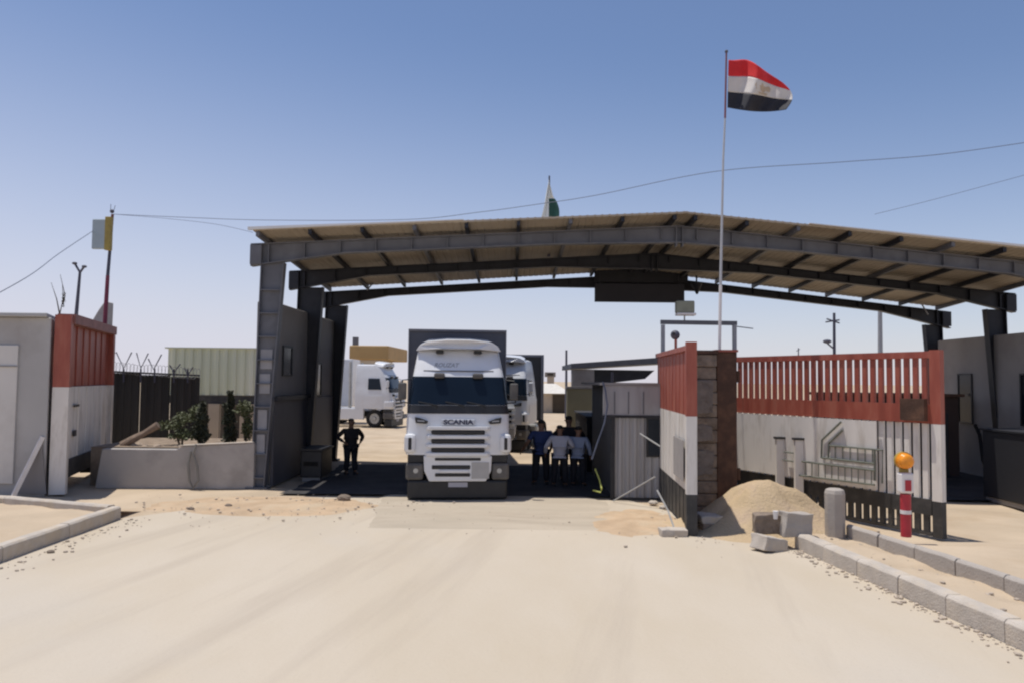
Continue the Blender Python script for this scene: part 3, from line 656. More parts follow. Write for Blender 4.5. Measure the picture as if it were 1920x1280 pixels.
# portal frame + box + ball camera
pf = thing('metal_portal', 'slim grey metal goalpost frame rising over the masonry pillar', 'frame', (4.8, 20.3, 0)); zt = P(1310, 604, 20.3).z
a = P(1243, 604, 20.3); b_ = P(1377, 604, 20.3); bm = BM(); bar(bm, (a.x-.06, 20.3, a.z), (b_.x+.06, 20.3, b_.z-.03), .1, .11); obj('crossbar', bm, steel2, pf, world=True)
for q in (a, b_):
    bm = BM(); bar(bm, (q.x, 20.3, 0), (q.x, 20.3, q.z-.07), .09, .11); obj('post', bm, polem, pf, world=True)
bm = BM(); tube(bm, [P(1380, 612, 20.3), P(1412, 616, 20.3)], .014); obj('rod', bm, darkpole, pf, world=True)
fb = thing('floodlight', 'grey olive box floodlight fixed above the slim metal frame', 'lamp', P(1285, 600, 20.2))
a = P(1268, 564, 20.2); b_ = P(1302, 587, 20.2); bm = BM(); box(bm, a.x, b_.x, 20.15, 20.4, b_.z, a.z); obj('housing', bm, olive, fb, world=True, bevel=.03)
bm = BM(); box(bm, a.x+.01, b_.x+.03, 20.12, 20.4, b_.z-.065, b_.z-.002); obj('lens', bm, white, fb, world=True, bevel=.01)
bm = BM(); cyl(bm, ((a.x+b_.x)/2, 20.3, b_.z-.2), ((a.x+b_.x)/2, 20.3, b_.z-.07), .02); obj('stem', bm, polem, fb, world=True)
cm = thing('dome_camera', 'small dark ball shaped camera on a short stem above the narrow gate leaf', 'camera', P(1267, 655, 16.9))
bm = BM(); ball(bm, P(1266, 628, 16.9), .105); obj('dome', bm, darkpole, cm, world=True, smooth=True)
bm = BM(); a = P(1267, 636, 16.9); cyl(bm, (a.x, a.y, 3.56), a, .03); obj('stem', bm, redp, cm, world=True)
bm = BM(); a = P(1261, 626, 16.9); cyl(bm, a+Vector((0, -.07, 0)), a+Vector((0, -.13, 0)), .03); obj('lens', bm, blackpl, cm, world=True)
# warning lamp post
g = P(1699, 1005, 13.3); g.z = .16; wl = thing('warning_lamp_post', 'red and white post topped by a round amber warning lamp', 'warning lamp', g); zz = P(1699, 1005, 13.3).z
def wz(py): return P(1697, py, 13.3).z
bm = BM(); cyl(bm, (g.x, g.y, zz), (g.x, g.y, wz(925)), .085, n=16); obj('post', bm, postred, wl, world=True)
bm = BM(); cyl(bm, (g.x, g.y, wz(962)), (g.x, g.y, wz(955)), .089, n=16); obj('band', bm, white, wl, world=True)
bm = BM(); box(bm, g.x-.11, g.x+.11, g.y-.09, g.y+.09, wz(923), wz(885)); obj('head', bm, white, wl, world=True, bevel=.03)
bm = BM(); box(bm, g.x-.05, g.x+.05, g.y-.105, g.y-.092, wz(918), wz(898)); obj('reflector', bm, postred, wl, world=True)
c = P(1695, 863, 13.3); bm = BM(); cyl(bm, (c.x, c.y-.1, c.z), (c.x, c.y+.02, c.z), .125, .14, 20); ball(bm, (c.x, c.y-.1, c.z), .12, (1, .5, 1), 16); obj('lens', bm, amber, wl, world=True, smooth=True)
bm = BM(); cyl(bm, (c.x+.02, c.y+.022, c.z), (c.x+.02, c.y+.1, c.z), .15, n=20); box(bm, c.x-.05, c.x+.09, c.y+.022, c.y+.08, wz(886), c.z-.1); obj('housing', bm, yellow, wl, world=True)
# flags
def cloth(top, w, hh, rows, cols, wave, colours, parent, droop=.0, seed=0, names=None, path=None):
    nb = len(colours)
    for bi, m in enumerate(colours):
        bm = BM(); g = []
        for j in range(rows+1):
            v = (bi+j/rows)/nb; row = []
            for i in range(cols+1):
                u = i/cols; row.append(bm.verts.new(path(u, v)))
            g.append(row)
        for j in range(rows):
            for i in range(cols): bm.faces.new((g[j][i], g[j][i+1], g[j+1][i+1], g[j+1][i]))
        o = obj(names[bi], bm, m, parent, world=True, smooth=True)
        md = o.modifiers.new('solid', 'SOLIDIFY'); md.thickness = .006
FY = 17.7
fp = thing('flagpole', 'tall thin flagpole flying the large striped flag beside the masonry pillar', 'flagpole', (P(1349, 657, FY).x, FY, 0))
tp = P(1362, 97, FY); mid = P(1356, 300, FY); bt = P(1349, 657, FY); base = Vector((bt.x, FY, 0))
bm = BM(); tube(bm, [base, bt, P(1351, 535, FY)], [.045, .036, .036], 10); obj('lower_pole', bm, white, fp, world=True)
bm = BM(); tube(bm, [P(1351, 535, FY), mid, P(1359.5, 222, FY)], [.033, .024, .021], 10); obj('upper_pole', bm, mat('pole_grey_white', (.45, .46, .48), .5, .05, 5, bump=0), fp, world=True)
bm = BM(); tube(bm, [P(1359.5, 222, FY), tp], [.024, .020], 10); obj('pole_top', bm, mat('dull_red_pole', (.20, .07, .08), .6, .1, 5, bump=0), fp, world=True)
bm = BM(); ball(bm, tp, .04); obj('finial', bm, darkpole, fp, world=True)
fl = thing('striped_flag', 'red white and black flag with faint gold eagle streaming from the tall thin pole', 'flag', P(1363, 210, FY))
def eg(u, v):
    # outline of the cloth in picture pixels, bulging and folded towards the fly
    tx = 1366+98*u; ty = 110+(7*u+ 38*u**2.4)
    bx = 1364+110*u; by = 200+14*math.sin(math.pi*min(1, u*.62+.05))-6*u
    mxp = 10*math.sin(math.pi*v)*u*1.6
    px = tx+(bx-tx)*v**.8+mxp; py = ty+(by-ty)*v
    py += 3*math.sin(u*9+1.2)*(1-v)
    dep = .14*math.sin(u*8.5+v*2.4)+.07*math.sin(u*17+v*5+1)
    return P(px, py, FY+dep*min(1, u*3)+.03)
cloth(None, 0, 0, 10, 44, 0, [fred, fwhite, fblack], fl, names=['red_stripe', 'white_stripe', 'black_stripe'], path=eg)
bm = BM()
def onflag(u, v): return eg(u, v)+Vector((0, -.012, 0))
def fpoly(pts):
    bm.faces.new([bm.verts.new(onflag(u, v)) for u, v in pts])
fpoly([(.50, .46), (.54, .44), (.58, .46), (.575, .56), (.54, .60), (.505, .56)])
fpoly([(.50, .46), (.44, .42), (.42, .47), (.44, .55), (.50, .54)]); fpoly([(.58, .46), (.64, .42), (.66, .47), (.64, .55), (.58, .54)])
fpoly([(.525, .44), (.53, .40), (.55, .40), (.555, .44)]); fpoly([(.47, .60), (.61, .60), (.60, .63), (.48, .63)])
e = obj('eagle_emblem', bm, fgold, fl, world=True); e.modifiers.new('s', 'SOLIDIFY').thickness = .004
F2 = 24.2
fp = thing('flagpole', 'short thin flagpole rising behind the canopy roof', 'flagpole', (P(1029, 473, F2).x, F2, 6.7))
bm = BM(); tube(bm, [(P(1029, 473, F2).x, F2, 6.78), P(1030, 330, F2)], [.045, .025], 8); obj('pole', bm, darkpole, fp, world=True)
fl = thing('drooping_flag', 'small white and green flag drooping from the pole behind the canopy roof', 'flag', P(1030, 405, F2))
bright = mat('bright_white_cloth', (.78, .80, .78), .8, .05, 6, bump=0)
def dr(u, v):
    x = 1029+(-20*v*(1-.2*math.sin(3*v)) )*(1-u*2) if u < .5 else 1029+ (u-.5)*2*(9*v/.4 if v < .4 else 9+11*math.sin(math.pi*min(1, (v-.4)/.6*.85))**.7)
    y = 338+82*v+(3 if u < .5 else 0)
    return P(x, y, F2-.05-.06*math.sin(u*14+v*2))
cloth(None, 0, 0, 30, 6, 0, [bright], fl, names=['white_fold'], path=lambda u, v: dr(u*.499, v))
cloth(None, 0, 0, 12, 6, 0, [bright], fl, names=['white_fold'], path=lambda u, v: dr(.501+u*.499, v*.42))
cloth(None, 0, 0, 20, 6, 0, [fgreen], fl, names=['green_fold'], path=lambda u, v: dr(.501+u*.499, .425+v*.575))

# ================================================================ LEFT SIDE
gh = thing('gatehouse', 'plain light grey cabin cut by the left edge of the photo', 'building', (-13.5, 19.5, 0))
bm = BM(); prism(bm, [(-17, 18.75, -.02), (-11.2, 18.75, -.02), (-13.1, 23.0, -.02), (-17, 23.0, -.02)], (0, 0, 4.32)); obj('wall', bm, mat('gatehouse_grey', (.42, .41, .40), .8, .06, 1, bump=.05, stain=(.28, .25, .23), samt=.5, sscale=.6), gh, world=True, bevel=.03)
bm = BM(); prism(bm, [(-17.1, 18.6, 4.302), (-11.22, 18.6, 4.302), (-13.1, 23.1, 4.302), (-17.1, 23.1, 4.302)], (0, 0, .098)); obj('roof', bm, mat('roof_grey', (.40, .40, .40), .7, .05, 1), gh, world=True, bevel=.02)
bm = BM(); box(bm, -16.2, -11.95, 18.70, 18.748, .3, 3.62); dk = obj('door_panel', bm, mat('door_pale_grey', (.62, .60, .57), .6, .05, .8, bump=.05, stain=(.42, .39, .36), samt=.5, sscale=.5), gh, world=True, bevel=.01)
bm = BM(); box(bm, -16.2, -11.95, 18.67, 18.698, 3.10, 3.13); obj('seam', bm, greyc, dk, world=True)
# low wall
lw = thing('low_wall', 'low grey concrete wall between the left gate and the canopy column', 'wall', (-8.9, 20.5, 0))
bm = BM(); a = P(182, 840, 20.4); b_ = P(476, 830, 20.4)
prism(bm, [(a.x, 20.35, -.03), (b_.x, 20.45, -.03), (b_.x, 20.45, b_.z), (P(340, 836, 20.4).x, 20.4, P(340, 836, 20.4).z), (P(330, 840, 20.4).x, 20.4, P(330, 842, 20.4).z), (a.x+.15, 20.35, a.z)], (0, .28, 0)); obj('wall', bm, mat('low_wall_render', (.40, .37, .345), .9, .08, 1.2, bump=.3, bscale=20, stain=(.27, .25, .23), samt=.7, sscale=.9), lw, world=True, bevel=.02)
bm = BM(); q = P(338, 836, 20.4); prism(bm, [(q.x, 20.37, q.z+.005), (b_.x-.02, 20.43, b_.z+.004), (b_.x-.02, 20.43, b_.z+.03), (q.x, 20.37, q.z+.03)], (0, .32, 0)); obj('coping', bm, conc, lw, world=True)
bm = BM(); tube(bm, [P(368, 832, 20.28), P(362, 850, 20.26), P(370, 875, 20.27), P(372, 900, 20.27), P(362, 914, 20.26), P(355, 900, 20.27), P(353, 868, 20.27), P(358, 845, 20.3)], .035, 8)
tag(obj('hose', bm, mat('grey_hose', (.22, .21, .19), .8)), 'grey hose looped down over the low concrete wall', 'hose')
# fence with barbed wire brackets
fn = thing('security_fence', 'dark sheet metal security fence with barbed wire brackets', 'fence', (-12, 26, 0))
fa, fb_ = P(150, 695, 25.8), P(376, 709, 26.4)
for k in range(4):
    p0 = fa.lerp(fb_, k/4); p1 = fa.lerp(fb_, (k+1)/4-.006); bm = BM(); corr(bm, p0, p1, -.02, p0.z+.0, .22, .03, .04); obj('sheet_panel', bm, dkf, fn, world=True)
bm = BM(); bar(bm, fa+Vector((0, -.06, .03)), fb_+Vector((0, -.06, .1)), .06, .06); obj('top_rail', bm, dkf, fn, world=True)
ypts = [(232, [(205, 672), (218, 660), (232, 690), (247, 660)]), (264, [(256, 661), (264, 690), (278, 662)]), (290, [(278, 672), (288, 692), (303, 664)]), (326, [(318, 684), (326, 698), (338, 682)]), (352, [(346, 690), (352, 702), (362, 688)])]
for px, pts in ypts:
    bm = BM(); a = P(px, 712, 25.95)
    tube(bm, [(a.x, a.y, 2.7), P(px, 691, 25.95)], .03); tube(bm, [P(x, y, 25.95) for x, y in pts], .02); obj('bracket', bm, darkpole, fn, world=True)
bm = BM(); pts = []
for k in range(240):
    t = k/240; c = P(200+175*t, 688+12*t, 25.95); a = k*2*math.pi/9
    if random.random() < .03: continue
    pts.append(c+Vector((.0, math.cos(a)*.22, math.sin(a)*.19+.03*fbm(t*9, 1, 1))))
tube(bm, pts, .007, 3); obj('razor_wire_coil', bm, mat('wire_grey', (.20, .20, .21), .5, .2, 9, bump=0), fn, world=True)
# pale green shed
sh = thing('green_shed', 'pale green corrugated shed wall standing behind the dark fence', 'shed', (-11.5, 30.2, 0))
a = P(316, 652, 30.2); b_ = P(560, 662, 30.2); bm = BM(); corr(bm, a, b_, P(400, 740, 30.2).z, a.z, .32, .05, .05); obj('cladding', bm, greens, sh, world=True)
bm = BM(); bar(bm, (a.x, 30.2, P(400, 748, 30.2).z), (b_.x, 30.2, P(400, 750, 30.2).z), .15, .30); obj('beam', bm, blackp, sh, world=True)
bm = BM(); box(bm, a.x, b_.x, 33.2, 33.3, 0, 3.9); obj('rear_wall', bm, mat('shed_brown', (.12, .10, .085), .9, .2, 1), sh, world=True)
bm = BM(); prism(bm, [(a.x-.1, 30.1, a.z-.02), (b_.x, 30.1, a.z-.02), (b_.x, 33.4, a.z-.15), (a.x-.1, 33.4, a.z-.15)], (0, 0, .05)); obj('roof', bm, greens, sh, world=True)
for px, w in ((333, .2), (362, .16), (401, .42), (455, .2), (476, .25)):
    q = P(px, 800, 30.1); bm = BM(); box(bm, q.x-w/2, q.x+w/2, 30.02, 30.25, -.02, P(400, 756, 30.2).z); obj('post', bm, beigeb, sh, world=True)
# log on the wall
bm = BM(); tube(bm, [P(228, 834, 21.2), P(250, 822, 21.2), P(270, 812, 21.2), P(296, 796, 21.2)], [.09, .10, .075, .10], 9)
for v in bm.verts: v.co += Vector([random.uniform(-.02, .02) for _ in range(3)])
tag(obj('driftwood_log', bm, woodm), 'weathered brown log leaning on top of the low wall', 'log')
bm = BM(); 
for k in range(26):
    q = P(random.uniform(248, 380), random.uniform(836, 846), random.uniform(20.9, 21.6)); bmesh.ops.create_icosphere(bm, subdivisions=1, radius=random.uniform(.06, .16), matrix=Matrix.Translation(q))
for v in bm.verts: v.co += Vector([random.uniform(-.03, .03) for _ in range(3)])
tag(obj('rubble', bm, mat('rubble_beige', (.38, .30, .23), .95, .3, 4, bump=.5)), 'heap of beige stones and rubble behind the low wall', 'rubble', kind='stuff')
bm = BM(); box(bm, -11.2, -6.9, 20.75, 24, -.02, 1.02); struct('raised_bed', bm, mat('brown_bed_soil', (.24, .18, .13), .95, .3, 3, bump=.8, stain=(.38, .30, .22), samt=.7, sscale=2))
# plants
def plant(name, label, cat, base, stems, crowns, m, nleaf, ls=.04, group=None):
    t = thing(name, label, cat, base); bm = BM()
    for s in stems: tube(bm, s, [.035*(1-.75*i/(len(s)-1)) for i in range(len(s))], 6)
    obj('trunk', bm, barkm, t, world=True)
    bm = BM()
    for (c, r) in crowns:
        k = 0
        while k < nleaf:
            q = Vector([random.uniform(-1, 1) for _ in range(3)])
            if q.length > 1.15*(.6+.8*abs(fbm(q.x*1.5+c.x*3, q.z*1.5, 1.2))) or random.random() > .45+.5*abs(fbm(q.x*2+c.x, q.y*2+q.z*2, 1.5)): continue
            p = c+Vector((q.x*r[0], q.y*r[1], q.z*r[2])); s = ls*random.uniform(.6, 1.5)
            a = Vector([random.gauss(0, 1) for _ in range(3)]).normalized(); b2 = a.orthogonal().normalized()
            bm.faces.new([bm.verts.new(p+a*s), bm.verts.new(p+b2*s*.5), bm.verts.new(p-a*s), bm.verts.new(p-b2*s*.5)]); k += 1
    o = obj('foliage', bm, m, t, world=True); return t
def vs(*p): return [Vector(q) for q in p]
plant('shrub', 'straggly green bush leaning over the low wall beside the fence', 'shrub', P(345, 838, 21.5), [vs(P(340, 842, 21.5), P(345, 800, 21.5), P(365, 770, 21.6)), vs(P(340, 842, 21.5), P(325, 800, 21.4), P(318, 780, 21.4))],
      [(P(322, 795, 21.5), (.38, .35, .16)), (P(348, 782, 21.5), (.36, .35, .16)), (P(370, 768, 21.6), (.22, .3, .16)), (P(345, 815, 21.4), (.40, .3, .18))], leafm, 300)
plant('shrub', 'narrow dark shrub hanging over the top of the low wall', 'shrub', P(378, 838, 21.3), [vs(P(376, 842, 21.3), P(374, 800, 21.3), P(378, 760, 21.3))],
      [(P(379, 775, 21.3), (.13, .15, .35)), (P(381, 808, 21.3), (.17, .2, .42)), (P(372, 805, 21.3), (.16, .2, .30))], leafd, 700)
plant('slim_conifer', 'slim dark upright conifer behind the low wall', 'tree', P(430, 838, 21.8), [vs(P(430, 842, 21.8), P(432, 780, 21.8), P(433, 732, 21.8))],
      [(P(433, 750, 21.8), (.09, .1, .28)), (P(430, 778, 21.8), (.17, .18, .35)), (P(430, 812, 21.8), (.2, .2, .40))], leafd, 650)
plant('shrub', 'small olive shrub against the canopy column', 'shrub', P(462, 838, 21.8), [vs(P(462, 842, 21.8), P(460, 800, 21.8), P(455, 770, 21.8))],
      [(P(458, 765, 21.8), (.28, .25, .24)), (P(464, 800, 21.8), (.16, .2, .36))], leafm, 420)
plant('bare_tree', 'wispy almost bare tree top showing above the left gatehouse', 'tree', P(112, 713, 34)-Vector((0, 0, 2.9)), [vs(P(112, 720, 34), P(112, 590, 34), P(118, 562, 34), P(117, 535, 34)), vs(P(112, 590, 34), P(106, 560, 34), P(96, 530, 34)), vs(P(118, 570, 34), P(122, 555, 34), P(113, 515, 34))],
      [(P(119, 562, 34), (.09, .09, .35))], leafd, 60, .04)
# striped pole with box
sp = thing('striped_pole', 'leaning red and grey pole carrying a box above the left gate leaf', 'pole', (P(192, 705, 25.6).x, 25.6, 0)); y = 25.6
def seg(nm, a, b_, ra, rb, m):
    bm = BM(); tube(bm, [a, b_], [ra, rb], 10); return obj(nm, bm, m, sp, world=True)
q = P(195, 660, y); seg('lower_pole', Vector((P(190, 705, y).x, y, 0)), P(197, 600, y), .08, .07, mat('dull_crimson', (.20, .03, .06), .6))
seg('red_section', P(197, 600, y), P(202, 517, y), .07, .06, mat('dull_crimson', (.20, .03, .06), .6))
seg('grey_section', P(202, 517, y), P(206, 470, y), .055, .05, darkpole); seg('pole_top', P(206, 470, y), P(211, 402, y), .05, .045, mat('red_brown_pole', (.20, .08, .06), .6))
bx = thing('pole_box', 'pale blue grey box with ochre side mounted near the top of the striped pole', 'sign box', P(192, 470, 25.5))
a = P(176, 412, 25.4); b_ = P(200, 468, 25.4); bm = BM(); box(bm, a.x, b_.x, 25.3, 25.42, b_.z, a.z); obj('panel', bm, bluegr, bx, world=True, bevel=.03)
a = P(200, 412, 25.4); b_ = P(209, 470, 25.4); bm = BM(); box(bm, a.x+.002, b_.x, 25.28, 25.46, b_.z, a.z+.08); obj('side_case', bm, yellow, bx, world=True, bevel=.02)
bm = BM(); q = P(210, 400, 25.5); ball(bm, q+Vector((0, 0, .06)), .07); cyl(bm, q+Vector((-.05, 0, .1)), q+Vector((-.05, 0, .3)), .008); cyl(bm, q+Vector((.06, 0, .1)), q+Vector((.1, 0, .26)), .008); obj('insulator', bm, darkpole, sp, world=True)
bm = BM(); pts = [P(168, 608, 25.9), P(185, 580, 25.9), P(196, 565, 25.9), P(199, 566, 25.9), P(197, 612, 25.9)]; prism(bm, pts, (0, .5, 0)); tag(obj('canvas_cover', bm, dirtyw, bevel=.03), 'dirty white canvas cover bundled against the foot of the striped pole', 'cover')
lp = thing('street_lamp', 'thin two armed lamp post behind the left gatehouse', 'street lamp', P(142, 708, 36)-Vector((0, 0, 2.9)))
bm = BM(); a = P(142, 708, 36); tube(bm, [(a.x, 36, 0), P(143, 590, 36), P(150, 510, 36)], [.11, .085, .06], 8); obj('post', bm, darkpole, lp, world=True)
for e in ((140, 494), (158, 500)):
    bm = BM(); tube(bm, [P(150, 511, 36), P(*e, 36)], .05); c = obj('arm', bm, darkpole, lp, world=True)
    bm = BM(); ball(bm, P(*e, 36), .10, (1.2, 1, .7)); obj('lamp_head', bm, darkpole, lp, world=True)

# ================================================================ TRUCKS
def cabw(z):   # half width, front y, by height
    T = [(.55, 1.22, .10), (1.10, 1.25, .0), (1.55, 1.25, .0), (2.05, 1.24, .06), (2.28, 1.20, .10), (2.95, 1.13, .34), (3.25, 1.08, .52), (3.55, 1.03, .70), (3.70, .99, .92), (3.76, .85, 1.25)]
    for (a, w0, y0), (b_, w1, y1) in zip(T, T[1:]):
        if z <= b_: t = max(0, (z-a)/(b_-a)); return w0+(w1-w0)*t, y0+(y1-y0)*t
    return T[-1][1:]
def cpt(u, z, off=0):
    w, y0 = cabw(z); th = math.pi*(.5+u*.5); e = .36
    c, s = math.cos(th), abs(math.sin(th)); x = -(w+off)*math.copysign(abs(c)**e, c); y = y0-off+.42*(1-s**e)
    return Vector((x, y, z))
def skinpatch(us, zs, off, th=.0):
    bm = BM(); g = [[bm.verts.new(cpt(u, z, off)) for u in us] for z in zs]
    for j in range(len(zs)-1):
        for i in range(len(us)-1): bm.faces.new((g[j][i], g[j][i+1], g[j+1][i+1], g[j+1][i]))
    return bm
def wheel(parent, x, y, r=.52, w=.34):
    bm = BM(); n = 28; prof = [(r*.62, -w/2), (r*.9, -w/2), (r, -w/2+.05), (r, w/2-.05), (r*.9, w/2), (r*.62, w/2)]; rings = []
    for a in range(n):
        t = 2*math.pi*a/n; rings.append([bm.verts.new((x+q, y+p*math.cos(t), r+p*math.sin(t))) for p, q in prof])
    for a in range(n):
        A, B = rings[a], rings[(a+1) % n]
        for k in range(len(prof)): bm.faces.new((A[k], A[(k+1) % len(prof)], B[(k+1) % len(prof)], B[k]))
    o = obj('wheel', bm, rubber, parent, smooth=False)
    bm = BM(); s = 1 if x > 0 else -1
    cyl(bm, (x-w*.3, y, r), (x+w*.3, y, r), r*.6, n=20); cyl(bm, (x+s*w*.3, y, r), (x+s*(w*.3+.06), y, r), r*.28, r*.2, 12)
    for k in range(8): t = k*math.pi/4; cyl(bm, (x+s*w*.3, y+r*.42*math.cos(t), r+r*.42*math.sin(t)), (x+s*(w*.3+.03), y+r*.42*math.cos(t), r+r*.42*math.sin(t)), .03, n=6)
    obj('rim', bm, chrome, o)
def truck(label, loc, rotz, load=True, load_m=None, load_top=4.24, detail=True, deck=False):
    t = thing('lorry', label, 'truck', loc, rotz)
    zs = [.55, .8, 1.10, 1.35, 1.55, 1.8, 2.05, 2.28, 2.5, 2.75, 2.95, 3.1, 3.25, 3.4, 3.55, 3.63, 3.70, 3.76]; us = rng(-1, 1, 40)
    bm = BM(); g = []
    zs2 = [z for z in zs if z >= 1.10]
    for z in zs2:
        row = [cpt(u, z) for u in us]; w = cabw(z)[0]; row = [Vector((row[0].x, 2.35, z))]+row+[Vector((row[-1].x, 2.35, z))]; g.append([bm.verts.new(p) for p in row])
    for a, b_ in zip(g, g[1:]):
        for i in range(len(a)-1): bm.faces.new((a[i], a[i+1], b_[i+1], b_[i]))
        bm.faces.new((a[-1], a[0], b_[0], b_[-1]))
    bm.faces.new(g[-1]); bm.faces.new(g[0][::-1])
    cabo = obj('cab', bm, truckw, t, smooth=True); md = cabo.modifiers.new('e', 'EDGE_SPLIT'); md.split_angle = R(40)
    # windscreen & black scuttle
    us2 = rng(-.86, .86, 30)
    o = obj('windscreen', skinpatch(us2, rng(2.29, 2.97, 8), .012), glass, cabo, smooth=True)
    bm = skinpatch(us2, rng(2.08, 2.28, 3), .014); obj('scuttle_panel', bm, blackpl, cabo, smooth=True)
    bm = BM()
    for a in (-.55, .1, .62): tube(bm, [Vector((a, -.0+.08, 2.2)), Vector((a+.05, .06, 2.27)), Vector((a-.42, .10, 2.36))], .014, 5)
    obj('wiper', bm, blackpl, cabo)
    bm = BM()
    for a in (-.8, .8): pass
    # side windows
    for s in (-1, 1):
        bm = BM(); x0 = s*1.215; prism(bm, [(x0, .72, 2.25), (x0, 1.55, 2.25), (x0*.955, 1.55, 2.92), (x0*.955, .86, 2.92)], (s*.02, 0, 0)); obj('side_window', bm, glass, cabo)
        bm = BM(); prism(bm, [(s*1.252, .62, 1.15), (s*1.252, 1.62, 1.15), (s*1.252, 1.62, 1.9), (s*1.252, .62, 1.9)], (s*.012, 0, 0)); obj('door', bm, truckw, cabo, bevel=.02)
        # mirrors
        bm = BM(); tube(bm, [(s*1.16, .42, 2.9), (s*1.36, .30, 2.88), (s*1.40, .30, 2.35), (s*1.2, .42, 2.32)], .02); m_ = obj('mirror', bm, blackpl, cabo)
        bm = BM(); box(bm, min(s*1.26, s*1.46), max(s*1.26, s*1.46), .22, .34, 2.40, 2.82); obj('mirror_housing', bm, truckw if not detail else greypl, m_, bevel=.04)
        # corner pod with dark vertical headlamp, upper vent lamp
        bm = BM(); box(bm, min(s*1.00, s*1.285), max(s*1.00, s*1.285), -.06, .55, 1.14, 1.60); obj('corner_fairing', bm, truckw, t, bevel=.09)
        bm = BM(); box(bm, min(s*1.10, s*1.19), max(s*1.10, s*1.19), -.075, -.02, 1.22, 1.52); obj('corner_slot', bm, blackpl, t, bevel=.03)
        bm = BM(); prism(bm, [(s*.72, -.035, 1.90), (s*.76, -.035, 1.84), (s*1.02, -.030, 1.86), (s*1.04, -.025, 2.0), (s*.9, -.03, 1.97)], (0, .12, 0)); hl = obj('headlight', bm, blackpl, t, bevel=.01)
        bm = BM(); prism(bm, [(s*.80, -.042, 1.89), (s*.98, -.040, 1.90), (s*.98, -.040, 1.93), (s*.82, -.042, 1.92)], (0, .01, 0)); obj('headlight_lens', bm, lampg, hl)
        # lower dark flanks and fog lamps
        bm = BM(); box(bm, min(s*.82, s*1.24), max(s*.82, s*1.24), .02, .6, .50, .90); obj('bumper_corner', bm, greypl, t, bevel=.06)
        bm = BM(); box(bm, min(s*.80, s*1.2), max(s*.80, s*1.2), .10, .6, .902, 1.135); obj('step_recess', bm, blackpl, t, bevel=.02)
        bm = BM(); cyl(bm, (s*1.0, .015, .72), (s*1.0, .08, .72), .06, n=14); obj('fog_light', bm, chrome, t)
        # roof lamps in the header
        bm = BM(); box(bm, s*.47-.13, s*.47+.13, .22, .50, 2.93, 3.06); obj('marker_lamp', bm, greypl, t, bevel=.04)
        bm = BM(); box(bm, s*.47-.10, s*.47+.10, .56, .66, 3.53, 3.62); obj('roof_lamp', bm, blackpl, t, bevel=.03)
    # grille
    gb = BM()
    for z in (1.64, 1.43, 1.22): box(gb, -.64, .64, -.066, -.005, z-.052, z+.052)
    gr = obj('grille_slots', gb, blackpl, t, bevel=.03)
    gb = BM()
    for z in (1.745, 1.535, 1.325, 1.12):
        prism(gb, [(-.80, -.005, z-.035), (-.68, -.095, z-.055), (.68, -.095, z-.055), (.80, -.005, z-.035), (.80, -.0, z+.05), (.66, -.05, z+.055), (-.66, -.05, z+.055), (-.80, .0, z+.05)][:0] or
              [(-.78, .0, z-.05), (.78, .0, z-.05), (.70, -.085, z-.045), (-.70, -.085, z-.045)], (0, 0, .085))
    obj('grille_bar', gb, truckw, t, bevel=.015)
    bm = BM(); box(bm, -.40, .40, -.02, .02, 1.80, 1.95); bd = obj('badge_panel', bm, mat('pale_badge_panel', (.50, .52, .56), .4, .05, 5, bump=0), t, bevel=.02)
    if detail:
        text('badge_lettering', 'SCANIA', .155, (0, -.022, 1.878), UPRIGHT, navy, bd, width=.72)
    # bumper
    bm = BM(); prism(bm, [(-.82, -.02, 1.08), (.82, -.02, 1.08), (.80, -.02, .72), (.68, -.02, .47), (-.68, -.02, .47), (-.80, -.02, .72)], (0, .5, 0)); bp_ = obj('bumper', bm, truckw, t, bevel=.03)
    bm = BM(); box(bm, -.55, .55, -.035, .0, .965, 1.035); box(bm, -.62, .30, -.035, .0, .76, .86); box(bm, -.54, .30, -.035, .0, .585, .67); obj('air_intake', bm, blackpl, bp_, bevel=.02)
    bm = BM(); box(bm, -.44, .26, -.05, -.0, .675, .75); obj('louvre', bm, truckw, bp_, bevel=.015)
    bm = BM(); box(bm, .33, .75, -.034, -.01, .54, .93); obj('grey_panel', bm, mat('plain_grey_panel', (.42, .41, .40), .8, .05, 4, bump=0), bp_)
    bm = BM(); box(bm, -1.20, 1.20, .06, .5, .04, .49); lv = obj('lower_valance', bm, blackpl, t, bevel=.05)
    bm = BM(); box(bm, -.22, .24, .05, .078, .33, .44); obj('number_plate', bm, plate, lv)
    # roof visor and faded lettering
    bm = BM(); prof = [(-1.06, 3.61), (-.98, 3.73), (-.80, 3.82), (-.3, 3.86), (.3, 3.86), (.80, 3.82), (.98, 3.73), (1.06, 3.61), (.82, 3.63), (.5, 3.655), (-.5, 3.655), (-.82, 3.63)]
    a = [bm.verts.new((x, .42+.25*abs(x)**2, z)) for x, z in prof]; b_ = [bm.verts.new((x*.94, 1.25, z+.10 if z > 3.66 else z)) for x, z in prof]; n = len(a)
    bm.faces.new(a); bm.faces.new(b_[::-1])
    for i in range(n): bm.faces.new((a[i], b_[i], b_[(i+1) % n], a[(i+1) % n]))
    obj('roof_visor', bm, truckw, t, bevel=.01)
    bm = BM(); tube(bm, [(-.86, .46, 3.115), (-.5, .42, 3.11), (.5, .42, 3.11), (.86, .46, 3.115)], .014, 6); obj('header_trim', bm, greypl, t)
    if detail:
        text('header_lettering', 'ROUZAT', .17, (-.31, .53, 3.24), Matrix.Rotation(R(58), 3, 'X'), faint, cabo, shear=.3, width=.62, ext=.02)
    # chassis and running gear
    bm = BM(); box(bm, -.45, .45, .5, 12.5 if load else 6.0, .62, .92); obj('chassis', bm, blackpl, t)
